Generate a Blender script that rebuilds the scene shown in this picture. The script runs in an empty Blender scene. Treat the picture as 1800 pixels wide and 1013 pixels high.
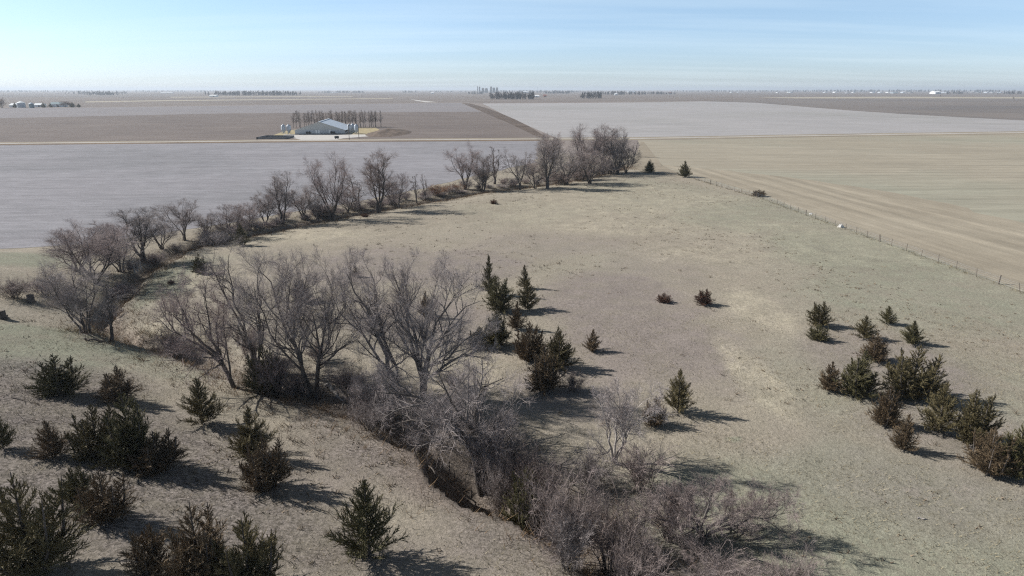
import bpy, math, random
import numpy as np
from mathutils import Vector
R_ = math.radians
rng = np.random.default_rng(7)
random.seed(7)
SC = bpy.context.scene
COL = SC.collection

# ------------------------------------------------------------------ camera, sky, sun, exposure
F, HZ, CX, CY, CAMH = 1201.0, 157.0, 900.0, 506.5, 28.0
PITCH = math.atan((CY - HZ) / F)
cam = bpy.data.cameras.new('camera')
cam.sensor_width = 36.0
cam.lens = F / 1800.0 * 36.0
cam.clip_start = 0.5
cam.clip_end = 80000.0
camo = bpy.data.objects.new('camera', cam)
COL.objects.link(camo)
camo.location = (0, 0, CAMH)
camo.rotation_euler = (R_(90) - PITCH, 0, 0)
SC.camera = camo

SUN_EL, SHADOW_AZ = 34.5, -15.0        # shadows fall along +X, a little towards the viewer
sd = Vector((-math.cos(R_(SHADOW_AZ)) * math.cos(R_(SUN_EL)), -math.sin(R_(SHADOW_AZ)) * math.cos(R_(SUN_EL)), math.sin(R_(SUN_EL))))
sun = bpy.data.lights.new('sun', 'SUN')
sun.energy = 5.0
sun.angle = R_(0.53)
sun.color = (1.0, 0.975, 0.945)
suno = bpy.data.objects.new('sun', sun)
COL.objects.link(suno)
suno.location = (-200, 50, 300)
suno.rotation_euler = sd.to_track_quat('Z', 'Y').to_euler()

world = bpy.data.worlds.new('World')
SC.world = world
world.use_nodes = True
nt = world.node_tree
nt.nodes.clear()
def wn(t, **kw):
    n = nt.nodes.new(t)
    for k, v in kw.items():
        setattr(n, k, v)
    return n
sky = wn('ShaderNodeTexSky', sky_type='NISHITA', sun_disc=False)
sky.sun_elevation = R_(SUN_EL)
sky.sun_rotation = math.atan2(sd.x, sd.y)
sky.altitude = 300
sky.air_density = 1.0
sky.dust_density = 0.35
sky.ozone_density = 2.0
tc = wn('ShaderNodeTexCoord')
sep = wn('ShaderNodeSeparateXYZ')
nt.links.new(tc.outputs['Generated'], sep.inputs[0])
# thin cirrus: noise on a plane high overhead, direction divided by its height
mp = wn('ShaderNodeVectorMath', operation='DIVIDE')
addz = wn('ShaderNodeMath', operation='ADD'); addz.inputs[1].default_value = 0.06
nt.links.new(sep.outputs['Z'], addz.inputs[0])
mx = wn('ShaderNodeMath', operation='MAXIMUM'); mx.inputs[1].default_value = 0.03
nt.links.new(addz.outputs[0], mx.inputs[0])
cmb = wn('ShaderNodeCombineXYZ')
for i in range(3):
    nt.links.new(mx.outputs[0], cmb.inputs[i])
nt.links.new(tc.outputs['Generated'], mp.inputs[0]); nt.links.new(cmb.outputs[0], mp.inputs[1])
mpp = wn('ShaderNodeMapping'); mpp.inputs['Scale'].default_value = (0.22, 1.1, 1.0); mpp.inputs['Rotation'].default_value = (0, 0, R_(-24))
nt.links.new(mp.outputs[0], mpp.inputs[0])
cn = wn('ShaderNodeTexNoise'); cn.inputs['Scale'].default_value = 0.9; cn.inputs['Detail'].default_value = 4; cn.inputs['Roughness'].default_value = 0.55
nt.links.new(mpp.outputs[0], cn.inputs['Vector'])
cr = wn('ShaderNodeMapRange'); cr.inputs['From Min'].default_value = 0.42; cr.inputs['From Max'].default_value = 0.75; cr.inputs['To Max'].default_value = 0.26
nt.links.new(cn.outputs['Fac'], cr.inputs['Value'])
# the pale band of thick low air along the whole horizon
ramp = wn('ShaderNodeValToRGB')
e_ = ramp.color_ramp.elements
e_[0].position = 0.0; e_[0].color = (0.47, 0.578, 0.865, 1)
e_[1].position = 0.115; e_[1].color = (0.61, 0.65, 0.745, 1)
e_ = ramp.color_ramp.elements.new(0.5); e_.color = (0.19, 0.19, 0.19, 1)
nt.links.new(sep.outputs['Z'], ramp.inputs[0])
tint = wn('ShaderNodeMix', data_type='RGBA', blend_type='MULTIPLY')
tint.inputs[0].default_value = 1.0
nt.links.new(ramp.outputs[0], tint.inputs[7]); nt.links.new(sky.outputs[0], tint.inputs[6])
cl = wn('ShaderNodeMix', data_type='RGBA')
nt.links.new(cr.outputs[0], cl.inputs[0]); nt.links.new(tint.outputs[2], cl.inputs[6])
cl.inputs[7].default_value = (4.6, 5.3, 5.7, 1)
bg = wn('ShaderNodeBackground'); bg.inputs['Strength'].default_value = 0.14
wo = wn('ShaderNodeOutputWorld')
nt.links.new(cl.outputs[2], bg.inputs['Color']); nt.links.new(bg.outputs[0], wo.inputs['Surface'])

SC.view_settings.view_transform = 'Standard'
SC.view_settings.look = 'None'
SC.view_settings.gamma = 1.0
SC.view_settings.use_curve_mapping = False
SC.view_settings.exposure = 0.51

# ------------------------------------------------------------------ helpers
def tag(o, label=None, cat=None, group=None, kind=None):
    if label: o['label'] = label
    if cat: o['category'] = cat
    if group: o['group'] = group
    if kind: o['kind'] = kind
    return o
def empty(name, loc, rz=0.0, sc=(1, 1, 1)):
    o = bpy.data.objects.new(name, None); COL.objects.link(o)
    o.location = loc; o.rotation_euler = (0, 0, rz); o.scale = sc
    o.empty_display_size = 0.3
    return o
def link(name, me, parent=None, loc=None):
    o = bpy.data.objects.new(name, me); COL.objects.link(o)
    if parent: o.parent = parent
    if loc is not None: o.location = loc
    return o
def mesh(name, V, quads=None, tris=None, mat=None, smooth=False, attrs=None):
    V = np.asarray(V, np.float32).reshape(-1, 3)
    q = np.zeros((0, 4), np.int32) if quads is None or len(quads) == 0 else np.asarray(quads, np.int32)
    t = np.zeros((0, 3), np.int32) if tris is None or len(tris) == 0 else np.asarray(tris, np.int32)
    me = bpy.data.meshes.new(name)
    me.vertices.add(len(V)); me.vertices.foreach_set('co', V.ravel())
    me.loops.add(q.size + t.size); me.loops.foreach_set('vertex_index', np.concatenate([q.ravel(), t.ravel()]))
    n = len(q) + len(t); me.polygons.add(n)
    st = np.concatenate([np.arange(len(q)) * 4, q.size + np.arange(len(t)) * 3]).astype(np.int32)
    me.polygons.foreach_set('loop_start', st)
    me.polygons.foreach_set('use_smooth', np.full(n, smooth, dtype=bool))
    for k, a in (attrs or {}).items():
        at_ = me.attributes.new(k, 'FLOAT', 'POINT'); at_.data.foreach_set('value', np.asarray(a, np.float32))
    me.update(calc_edges=True)
    if mat: me.materials.append(mat)
    return me
class MB:                                   # collects simple shapes into one mesh
    def __init__(s): s.v, s.q, s.t, s.n = [], [], [], 0
    def add(s, V, quads=(), tris=()):
        s.v.append(np.asarray(V, float).reshape(-1, 3))
        if len(quads): s.q.append(np.asarray(quads) + s.n)
        if len(tris): s.t.append(np.asarray(tris) + s.n)
        s.n += len(s.v[-1]); return s
    def box(s, c, d, rz=0.0):
        x, y, z = [a / 2 for a in d]
        V = np.array([(i * x, j * y, k * z) for k in (-1, 1) for j in (-1, 1) for i in (-1, 1)], float)
        ca, sa = math.cos(rz), math.sin(rz)
        V = np.stack([V[:, 0] * ca - V[:, 1] * sa, V[:, 0] * sa + V[:, 1] * ca, V[:, 2]], 1) + np.array(c)
        return s.add(V, [(0, 2, 3, 1), (4, 5, 7, 6), (0, 1, 5, 4), (2, 6, 7, 3), (0, 4, 6, 2), (1, 3, 7, 5)])
    def lathe(s, prof, c=(0, 0, 0), S=16):
        a = np.arange(S) / S * 2 * math.pi
        V = np.concatenate([np.stack([r * np.cos(a), r * np.sin(a), np.full(S, z)], 1) for r, z in prof]) + np.array(c)
        q = [(k * S + i, k * S + (i + 1) % S, (k + 1) * S + (i + 1) % S, (k + 1) * S + i) for k in range(len(prof) - 1) for i in range(S)]
        return s.add(V, q)
    def mesh(s, name, mat, smooth=False):
        return mesh(name, np.concatenate(s.v), np.concatenate(s.q) if s.q else None, np.concatenate(s.t) if s.t else None, mat, smooth)
def part(name, mb, mat, parent, smooth=False):
    return link(name, mb.mesh(name, mat, smooth), parent)

# ------------------------------------------------------------------ noise (numpy)
def vnoise(x, y, seed=0):
    xi, yi = np.floor(x).astype(np.int64), np.floor(y).astype(np.int64)
    fx, fy = x - xi, y - yi
    fx, fy = fx * fx * (3 - 2 * fx), fy * fy * (3 - 2 * fy)
    def h(a, b):
        n = (a * 374761393 + b * 668265263 + seed * 974634777) & 0x7fffffff
        n = ((n ^ (n >> 13)) * 1274126177) & 0x7fffffff
        return ((n ^ (n >> 16)) & 0xffff) / 65535.0
    return (h(xi, yi) * (1 - fx) + h(xi + 1, yi) * fx) * (1 - fy) + (h(xi, yi + 1) * (1 - fx) + h(xi + 1, yi + 1) * fx) * fy
def fbm(x, y, s, seed=0, oct=4):
    v, a = 0, 0.5
    for o in range(oct):
        v = v + a * (vnoise(x / s, y / s, seed + o) - 0.5) * 2; s, a = s / 2.03, a * 0.5
    return v
def sstep(a, b, x):
    t = np.clip((x - a) / (b - a), 0, 1); return t * t * (3 - 2 * t)
def seg_dist(x, y, pts, closed=False):
    """distance to a polyline, and the running parameter of the nearest point"""
    best = np.full(np.shape(x), 1e9); par = np.zeros(np.shape(x))
    n = len(pts)
    for i in range(n if closed else n - 1):
        (ax, ay), (bx, by) = pts[i], pts[(i + 1) % n]
        dx, dy = bx - ax, by - ay
        t = np.clip(((x - ax) * dx + (y - ay) * dy) / (dx * dx + dy * dy + 1e-9), 0, 1)
        d = np.hypot(x - ax - t * dx, y - ay - t * dy)
        m = d < best; best = np.where(m, d, best); par = np.where(m, i + t, par)
    return best, par
def inside(x, y, pts):
    c = np.zeros(np.shape(x), bool); n = len(pts)
    for i in range(n):
        (ax, ay), (bx, by) = pts[i], pts[(i + 1) % n]
        if ay == by: continue
        k = ((ay > y) != (by > y)) & (x < (bx - ax) * (y - ay) / (by - ay) + ax)
        c ^= k
    return c

# ------------------------------------------------------------------ survey: sight lines measured in the photograph -> ground positions
def ray(px, py):
    u, v = (px - CX) / F, (CY - py) / F
    return np.array([u, math.cos(PITCH) + v * math.sin(PITCH), -math.sin(PITCH) + v * math.cos(PITCH)])
def flat(px, py, z=0.0):
    d = ray(px, py); t = (z - CAMH) / d[2]; return (d[0] * t, d[1] * t)
def flats(L): return [flat(*p) for p in L]

CREEK_PX = [(1240, 1120), (1150, 1015), (1050, 938), (935, 870), (848, 822), (800, 786), (745, 756), (665, 725), (580, 695), (500, 675), (410, 640), (300, 598),
            (215, 588), (178, 560), (205, 515), (250, 470), (320, 432), (430, 408), (575, 380), (700, 358), (830, 337), (960, 322), (1060, 303), (1110, 290)]
CREEK = flats(CREEK_PX)
DEPTH = [1.4, 1.4, 1.6, 2.2, 4.4, 4.8, 2.0, 0.7, 0.6, 0.7, 0.8, 1.0, 1.2, 1.3, 1.1, 1.0, 0.9, 0.9, 0.8, 0.8, 0.7, 0.7, 0.5, 0.2]
F1_PX = [(-900, 258), (0, 255.5), (560, 250), (948, 248), (942, 285), (800, 318), (700, 341), (560, 366), (430, 388), (310, 408), (150, 430), (0, 437), (-900, 452)]
F2_PX = [(1122, 247), (1450, 241), (1800, 236), (2900, 222), (2900, 905), (1800, 513), (1478, 398), (1345, 346), (1214, 309), (1160, 296), (1128, 275)]
F1, F2 = flats(F1_PX), flats(F2_PX)

def base_h(x, y):
    x, y = np.asarray(x, float), np.asarray(y, float)
    near = 1 - sstep(230, 300, np.hypot(x, y * 0.95))
    z = 0.55 * fbm(x, y, 42, 3, 3) + 0.12 * fbm(x, y, 6, 9, 3)
    u = -x - 0.9 * (y - 45) + 4 * fbm(x, y, 25, 5, 2)
    z = z + 3.4 * sstep(10, 48, u) * (1 - sstep(95, 140, -x + 0.2 * y))
    d, par = seg_dist(x, y, CREEK)
    z = z - 0.7 * np.exp(-(d / 9.0) ** 2)
    for P in (F1, F2):
        dd, _ = seg_dist(x, y, P, True)
        dd = np.where(inside(x, y, P), 0, dd)
        near = near * sstep(0.5, 9, dd)
    return z * near
def height(x, y):
    x, y = np.asarray(x, float), np.asarray(y, float)
    z = base_h(x, y)
    d, par = seg_dist(x, y, CREEK)
    D = np.interp(par, np.arange(len(DEPTH)), DEPTH)
    dn = d + 0.9 * fbm(x, y, 2.6, 21, 3) + 1.2 * fbm(x, y, 9, 22, 2)
    wout = 1.4 + 0.50 * D; win = 0.5 + 0.26 * D
    g = 1 - np.clip((dn - win) / (wout - win), 0, 1)
    z = z - D * np.clip(g * 1.15, 0, 1) ** 0.8
    # a low cut bank parallel to the gully on the near side
    return z
def at(px, py):
    z = 0.0
    for _ in range(14):
        x, y = flat(px, py, z); z = 0.4 * z + 0.6 * float(base_h(x, y))
    return x, y, float(height(x, y))
def px_h(x, y, z, top):
    """height of a thing that stands at x, y, z and whose top is seen on the row `top`"""
    d = ray(900, top); return CAMH + d[2] * y / d[1] - z
def px_w(y, z, w):
    return w / F * (y * math.cos(PITCH) + (CAMH - z) * math.sin(PITCH))

# ------------------------------------------------------------------ materials
class NM:
    def __init__(s, name, rough=0.9, spec=0.2):
        s.m = bpy.data.materials.new(name); s.m.use_nodes = True
        s.t = s.m.node_tree; s.b = s.t.nodes['Principled BSDF']
        s.b.inputs['Roughness'].default_value = rough
        s.b.inputs['Specular IOR Level'].default_value = spec
        s._c = None
    def n(s, t, **kw):
        n = s.t.nodes.new(t)
        for k, v in kw.items(): setattr(n, k, v)
        return n
    def l(s, a, b): s.t.links.new(a, b)
    def coord(s, scale=(1, 1, 1), rot=0.0):
        if s._c is None: s._c = s.n('ShaderNodeTexCoord')
        r = s.n('ShaderNodeMapping'); r.inputs['Rotation'].default_value = (0, 0, rot)
        s.l(s._c.outputs['Object'], r.inputs[0])
        m = s.n('ShaderNodeMapping'); m.inputs['Scale'].default_value = scale
        s.l(r.outputs[0], m.inputs[0]); return m.outputs[0]
    def noise(s, scale, detail=5, rough=0.6, vec=None, lo=0.3, hi=0.7):
        n = s.n('ShaderNodeTexNoise'); n.inputs['Scale'].default_value = scale; n.inputs['Detail'].default_value = detail; n.inputs['Roughness'].default_value = rough
        s.l(vec if vec is not None else s.coord(), n.inputs['Vector'])
        r = s.n('ShaderNodeMapRange'); r.inputs['From Min'].default_value = lo; r.inputs['From Max'].default_value = hi
        s.l(n.outputs['Fac'], r.inputs['Value']); return r.outputs[0]
    def attr(s, name):
        a = s.n('ShaderNodeAttribute', attribute_name=name); return a.outputs['Fac']
    def math(s, op, a, b, clamp=False):
        m = s.n('ShaderNodeMath', operation=op, use_clamp=clamp)
        for i, v in enumerate((a, b)):
            if isinstance(v, (int, float)): m.inputs[i].default_value = v
            else: s.l(v, m.inputs[i])
        return m.outputs[0]
    def mix(s, f, a, b, mode='MIX'):
        m = s.n('ShaderNodeMix', data_type='RGBA', blend_type=mode)
        if isinstance(f, (int, float)): m.inputs[0].default_value = f
        else: s.l(f, m.inputs[0])
        for i, v in ((6, a), (7, b)):
            if isinstance(v, tuple): m.inputs[i].default_value = (*v, 1)
            else: s.l(v, m.inputs[i])
        return m.outputs[2]
    def scale(s, col, f, lo, hi):
        r = s.n('ShaderNodeMapRange'); r.inputs['To Min'].default_value = lo; r.inputs['To Max'].default_value = hi
        s.l(f, r.inputs['Value'])
        v = s.n('ShaderNodeVectorMath', operation='SCALE'); s.l(col, v.inputs[0]); s.l(r.outputs[0], v.inputs['Scale'])
        return v.outputs[0]
    def bump(s, h, strength, dist):
        b = s.n('ShaderNodeBump'); b.inputs['Strength'].default_value = strength; b.inputs['Distance'].default_value = dist
        s.l(h, b.inputs['Height']); s.l(b.outputs[0], s.b.inputs['Normal'])
    def out(s, col):
        if isinstance(col, tuple): s.b.inputs['Base Color'].default_value = (*col, 1)
        else: s.l(col, s.b.inputs['Base Color'])
        return s.m

def plain(name, c, rough=0.8, var=0.15, scale=2.0, spec=0.2, metal=0.0):
    m = NM(name, rough, spec); m.b.inputs['Metallic'].default_value = metal
    n = m.noise(scale, 4)
    return m.out(m.mix(n, tuple(k * (1 - var) for k in c), tuple(k * (1 + var) for k in c)))

def ground_mat():
    m = NM('pasture_ground', 0.95, 0.1)
    big = m.noise(0.05, 4, 0.6); mid = m.noise(0.35, 5, 0.65); sm = m.noise(2.2, 5, 0.7, lo=0.25, hi=0.75); fine = m.noise(7.5, 4, 0.75, lo=0.25, hi=0.75)
    streak = m.noise(1.0, 4, 0.6, vec=m.coord((0.9, 0.28, 1), 0.3))
    c = m.mix(big, (0.281, 0.245, 0.188), (0.326, 0.291, 0.225))
    c = m.mix(m.math('MULTIPLY', mid, 0.6), c, (0.245, 0.208, 0.166))
    blot = m.noise(0.22, 6, 0.72, lo=0.28, hi=0.72)
    def patch(name, k=1.0):
        # ragged patch: the smooth survey weight broken up by turf noise
        e = m.math('ADD', m.math('MULTIPLY', m.math('SUBTRACT', blot, 0.5), 1.3), m.math('MULTIPLY', m.math('SUBTRACT', sm, 0.5), 0.7))
        v = m.math('ADD', m.attr(name), m.math('MULTIPLY', e, 0.75), True)
        return m.math('MULTIPLY', m.math('MULTIPLY', v, m.math('MULTIPLY', m.attr(name), 1.6, True)), k, True)
    g = patch('green')
    c = m.mix(g, c, (0.234, 0.231, 0.170))
    b = patch('brown')
    c = m.mix(b, c, (0.227, 0.193, 0.168))
    s_ = m.math('MULTIPLY', patch('straw'), m.math('ADD', m.math('MULTIPLY', streak, 0.6), 0.4), True)
    c = m.mix(s_, c, (0.38, 0.335, 0.250))
    # leaf litter: pale curled leaves over dark thatch
    lt = m.attr('litter')
    vor = m.n('ShaderNodeTexVoronoi'); vor.inputs['Scale'].default_value = 6.0; m.l(m.coord(), vor.inputs['Vector'])
    lv = m.n('ShaderNodeSeparateColor'); m.l(vor.outputs['Color'], lv.inputs[0])
    lc = m.mix(lv.outputs[0], (0.038, 0.032, 0.029), (0.245, 0.211, 0.190))
    c = m.mix(m.math('MULTIPLY', lt, m.math('ADD', m.math('MULTIPLY', mid, 0.5), 0.45), True), c, lc)
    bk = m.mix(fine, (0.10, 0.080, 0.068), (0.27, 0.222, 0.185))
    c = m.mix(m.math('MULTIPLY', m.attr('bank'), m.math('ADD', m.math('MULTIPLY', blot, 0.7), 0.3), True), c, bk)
    far = m.mix(m.noise(0.01, 6, 0.7), (0.20, 0.168, 0.15), (0.26, 0.222, 0.195))
    c = m.mix(m.attr('far'), c, far)
    # dark cow-trodden tussocks, wispy
    ts = m.noise(0.8, 6, 0.72, vec=m.coord((0.55, 1.0, 1), 0.12), lo=0.60, hi=0.72)
    c = m.mix(m.math('MULTIPLY', ts, 0.55), c, (0.135, 0.115, 0.075))
    c = m.scale(c, blot, 0.90, 1.10)
    c = m.scale(c, mid, 0.88, 1.12)
    c = m.scale(c, sm, 0.74, 1.24)
    c = m.scale(c, fine, 0.56, 1.44)
    m.bump(m.math('ADD', m.math('MULTIPLY', fine, 0.6), m.math('MULTIPLY', sm, 1.0)), 0.55, 0.10)
    return m.out(c)

def field_mat(name, a, b, rot, row=0.76, depth=0.22, patch=0.02, speck=0.25, c3=None, streak=0.3):
    """stubble rows: `row` metres apart, running along the direction `rot`"""
    m = NM(name, 0.95, 0.1)
    big = m.noise(patch, 6, 0.65)
    lng = m.noise(0.22, 5, 0.65, vec=m.coord((0.05, 1.0, 1), -rot), lo=0.32, hi=0.68)
    c = m.mix(big, a, b)
    if c3: c = m.mix(m.noise(patch * 0.45, 5, 0.6, lo=0.48, hi=0.66), c, c3)
    c = m.scale(c, lng, 1 - streak * 0.5, 1 + streak * 0.5)
    c = m.scale(c, m.noise(0.42, 4, 0.7, vec=m.coord((0.4, 1.0, 1), -rot)), 1 - speck * .42, 1 + speck * .42)
    c = m.scale(c, m.noise(0.035, 5, 0.7, vec=m.coord((0.6, 1.0, 1), .5)), 0.92, 1.08)
    w = m.n('ShaderNodeTexWave', bands_direction='Y'); w.inputs['Scale'].default_value = 0.314 / row; w.inputs['Distortion'].default_value = 1.1; w.inputs['Detail'].default_value = 3; w.inputs['Detail Scale'].default_value = 0.6
    m.l(m.coord((1, 1, 1), -rot), w.inputs['Vector'])
    c = m.scale(c, w.outputs['Fac'], 1 - depth, 1 + depth)
    fine = m.noise(2.6, 5, 0.75, lo=0.25, hi=0.75)
    c = m.scale(c, fine, 1 - speck, 1 + speck)
    m.bump(m.math('ADD', w.outputs['Fac'], fine), 0.35, 0.08)
    return m.out(c)

def bark_mat(name, a, b, scale=3.0):
    m = NM(name, 0.9, 0.15)
    n = m.noise(scale, 6, 0.7, vec=m.coord((1, 1, 0.25)))
    oi = m.n('ShaderNodeObjectInfo')
    c = m.mix(n, a, b)
    c = m.scale(c, oi.outputs['Random'], 0.85, 1.15)
    m.bump(n, 0.5, 0.04)
    return m.out(c)
def twig_mat(name, a, b):
    m = NM(name, 0.75, 0.25)
    oi = m.n('ShaderNodeObjectInfo')
    c = m.mix(m.attr('tint'), a, b)
    c = m.scale(c, oi.outputs['Random'], 0.86, 1.14)
    return m.out(c)

M = dict(
    ground=ground_mat(),
    grey_field=field_mat('grey_stubble', (0.215, 0.205, 0.212), (0.275, 0.265, 0.275), R_(3), 0.76, 0.16, 0.018, 0.40, (0.19, 0.185, 0.190), 0.22),
    tan_field=field_mat('tan_stubble', (0.285, 0.250, 0.190), (0.318, 0.284, 0.220), R_(2), 7.0, 0.018, 0.012, 0.22, (0.272, 0.262, 0.202), 0.30),
    brown_field=field_mat('brown_stubble', (0.142, 0.118, 0.106), (0.175, 0.146, 0.128), R_(1), 1.5, 0.14, 0.012, 0.22, None, 0.35),
    mauve_field=field_mat('mauve_stubble', (0.20, 0.184, 0.184), (0.23, 0.21, 0.206), R_(2), 1.5, 0.06, 0.008, 0.12, None, 0.2),
    pale_field=field_mat('pale_stubble', (0.30, 0.288, 0.280), (0.34, 0.322, 0.312), R_(20), 2.2, 0.06, 0.007, 0.16, (0.280, 0.270, 0.255), 0.22),
    dark_field=field_mat('tilled_soil', (0.150, 0.132, 0.120), (0.215, 0.186, 0.164), R_(-2), 1.5, 0.05, 0.004, 0.10, (0.125, 0.115, 0.112), 0.45),
    far_field=field_mat('far_brown_soil', (0.150, 0.126, 0.110), (0.205, 0.172, 0.148), R_(1), 3.0, 0.05, 0.003, 0.1, None, 0.5),
    far_tan=field_mat('far_tan_grass', (0.32, 0.28, 0.21), (0.37, 0.33, 0.255), R_(1), 3.0, 0.05, 0.003, 0.1),
    ditch=field_mat('ditch_soil', (0.075, 0.058, 0.048), (0.15, 0.115, 0.09), R_(125), 3.4, 0.5, 0.05, 0.25),
    headland=field_mat('headland_stubble', (0.270, 0.232, 0.174), (0.325, 0.284, 0.216), R_(97), 6.5, 0.035, 0.03, 0.22, None, 0.40),
    verge=field_mat('verge_grass', (0.23, 0.194, 0.145), (0.30, 0.258, 0.195), 0, 5.0, 0.05, 0.05, 0.25),
    darkverge=field_mat('verge_weeds', (0.13, 0.095, 0.065), (0.20, 0.145, 0.10), 0, 3.0, 0.08, 0.06, 0.3),
    gravel=plain('pale_gravel', (0.46, 0.435, 0.40), 0.95, 0.12, 0.3),
    soil=plain('dark_soil', (0.13, 0.098, 0.075), 0.95, 0.35, 0.35),
    yellow_grass=plain('yellow_grass', (0.34, 0.28, 0.16), 0.95, 0.25, 0.25),
    bark=bark_mat('grey_bark', (0.085, 0.073, 0.065), (0.22, 0.195, 0.175)),
    darkbark=bark_mat('dark_bark', (0.052, 0.044, 0.038), (0.145, 0.125, 0.110)),
    polebark=bark_mat('poplar_bark', (0.13, 0.11, 0.095), (0.24, 0.205, 0.18)),
    palebark=bark_mat('pale_bark', (0.30, 0.265, 0.23), (0.46, 0.42, 0.38)),
    t_grey=twig_mat('grey_twigs', (0.10, 0.088, 0.080), (0.46, 0.395, 0.37)),
    t_brown=twig_mat('brown_twigs', (0.09, 0.075, 0.067), (0.38, 0.297, 0.262)),
    t_purple=twig_mat('purple_brown_twigs', (0.10, 0.084, 0.077), (0.42, 0.330, 0.305)),
    t_pale=twig_mat('pale_twigs', (0.16, 0.145, 0.135), (0.55, 0.475, 0.44)),
    t_pink=twig_mat('pinkish_twigs', (0.11, 0.092, 0.084), (0.41, 0.330, 0.300)),
    t_rust=twig_mat('rusty_twigs', (0.12, 0.06, 0.035), (0.25, 0.13, 0.07)),
    c_green=twig_mat('cedar_green', (0.062, 0.057, 0.026), (0.150, 0.132, 0.060)),
    c_olive=twig_mat('cedar_olive', (0.070, 0.059, 0.028), (0.185, 0.150, 0.072)),
    c_bronze=twig_mat('cedar_bronze', (0.075, 0.055, 0.033), (0.205, 0.145, 0.085)),
    c_rust=twig_mat('cedar_rust', (0.055, 0.030, 0.020), (0.19, 0.10, 0.065)),
    weed=twig_mat('dead_weeds', (0.10, 0.075, 0.05), (0.22, 0.165, 0.11)),
    rustweed=twig_mat('rusty_weeds', (0.16, 0.10, 0.05), (0.30, 0.20, 0.11)),
    drygrass=twig_mat('dry_grass', (0.20, 0.165, 0.105), (0.40, 0.345, 0.225)),
    steel=plain('galvanised_steel', (0.42, 0.46, 0.50), 0.45, 0.08, 0.8, 0.5),
    wallm=plain('barn_wall_metal', (0.41, 0.435, 0.45), 0.6, 0.05, 0.5, 0.4),
    gablem=plain('barn_gable_metal', (0.47, 0.47, 0.44), 0.6, 0.05, 0.5, 0.4),
    roofm=plain('barn_roof_metal', (0.47, 0.505, 0.535), 0.40, 0.05, 0.4, 0.5),
    door=plain('white_door_paint', (0.75, 0.75, 0.73), 0.5, 0.04),
    concrete=plain('concrete', (0.22, 0.21, 0.20), 0.9, 0.2),
    darkc=plain('dark_opening', (0.045, 0.05, 0.055), 0.8, 0.2),
    white=plain('white_metal_siding', (0.74, 0.75, 0.74), 0.55, 0.05, 0.2, 0.3),
    tealroof=plain('grey_green_roof', (0.20, 0.26, 0.27), 0.6, 0.1),
    redroof=plain('rust_red_roof', (0.25, 0.10, 0.07), 0.7, 0.1),
    wood=plain('weathered_wood', (0.16, 0.135, 0.11), 0.9, 0.3, 6.0),
    rock=plain('pale_limestone', (0.55, 0.53, 0.49), 0.9, 0.25, 3.0),
    farbark=twig_mat('far_branches', (0.062, 0.056, 0.056), (0.13, 0.115, 0.11)),
)

# ------------------------------------------------------------------ the ground sheet
def axis(lo, hi, dense_lo, dense_hi, d, core_lo, core_hi, c):
    a = [np.arange(core_lo, dense_lo, c), np.arange(dense_lo, dense_hi, d), np.arange(dense_hi, core_hi + .01, c)]
    a = np.concatenate(a)
    def geo(start, end):
        out, st, p = [], 2.0, start
        while abs(p - end) > st:
            p += st if end > start else -st; out.append(p); st *= 1.25
        return out + [end]
    L = geo(a[0], lo)[::-1]; H_ = geo(a[-1], hi)
    return np.concatenate([L, a, H_])
xs = axis(-24000, 24000, -62, 48, 0.5, -125, 95, 1.0)
ys = axis(-300, 24000, 26, 92, 0.5, 8, 262, 1.0)
X, Y = np.meshgrid(xs, ys)
Z = height(X, Y)
gx, gy = X.ravel(), Y.ravel()
def blobs(L, soft=1.0):
    """patches of a ground cover: (px, py, radius across, radius deep, weight)"""
    v = np.zeros_like(gx)
    wob = 1 + 0.45 * fbm(gx, gy, 14, 41, 4)
    for px, py, rx, ry, w in L:
        x, y = flat(px, py)
        d = np.hypot((gx - x) / rx, (gy - y) / ry) * wob
        v = np.maximum(v, w * (1 - sstep(0.45, 1.15, d)))
    return v
green = blobs([(1500, 900, 20, 12, .8), (1650, 700, 20, 22, .5), (1620, 520, 26, 24, .6), (1350, 380, 34, 38, .6), (1150, 340, 34, 45, .5), (1500, 440, 22, 26, .8), (130, 615, 17, 7, .9), (30, 640, 15, 8, .8),
               (330, 640, 9, 5, .5), (250, 500, 9, 22, .85), (300, 470, 9, 18, .6), (30, 465, 14, 10, .85), (1290, 770, 1.0, .7, 1), (1325, 680, 1.5, 7, .5), (1330, 840, 2, 5, .5), (930, 370, 24, 26, .35), (1000, 460, 20, 16, .3)])
brown = blobs([(620, 830, 9, 7, .6), (760, 950, 8, 6, .5), (560, 770, 7, 5, .4), (1650, 860, 12, 9, .5), (1450, 800, 10, 10, .35), (800, 470, 15, 17, .8), (650, 460, 16, 20, .75), (1080, 530, 16, 20, .85), (1130, 600, 13, 16, .9), (1020, 680, 9, 10, .7), (1240, 640, 6, 12, .5), (950, 430, 22, 16, .5), (760, 560, 14, 12, .8), (1560, 640, 10, 14, .7), (1500, 600, 7, 8, .5), (1680, 760, 10, 8, .6), (480, 470, 10, 22, .4), (1150, 480, 12, 22, .5)])
straw = blobs([(1100, 350, 42, 46, .55), (1400, 420, 26, 30, .45), (1325, 540, 5, 12, .8), (1320, 660, 2.5, 14, .75), (1330, 750, 2, 5, .4), (1100, 400, 26, 12, .55), (1250, 450, 18, 9, .5), (1000, 380, 30, 12, .45), (500, 410, 22, 9, .7), (380, 480, 7, 10, .7), (300, 560, 6, 7, .7), (820, 650, 5, 5, .6), (60, 540, 8, 7, .55), (880, 870, .1, .1, 0), (700, 880, 7, 6, .45), (480, 730, 7, 6, .4), (290, 590, 5, 4, .5)])
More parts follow.
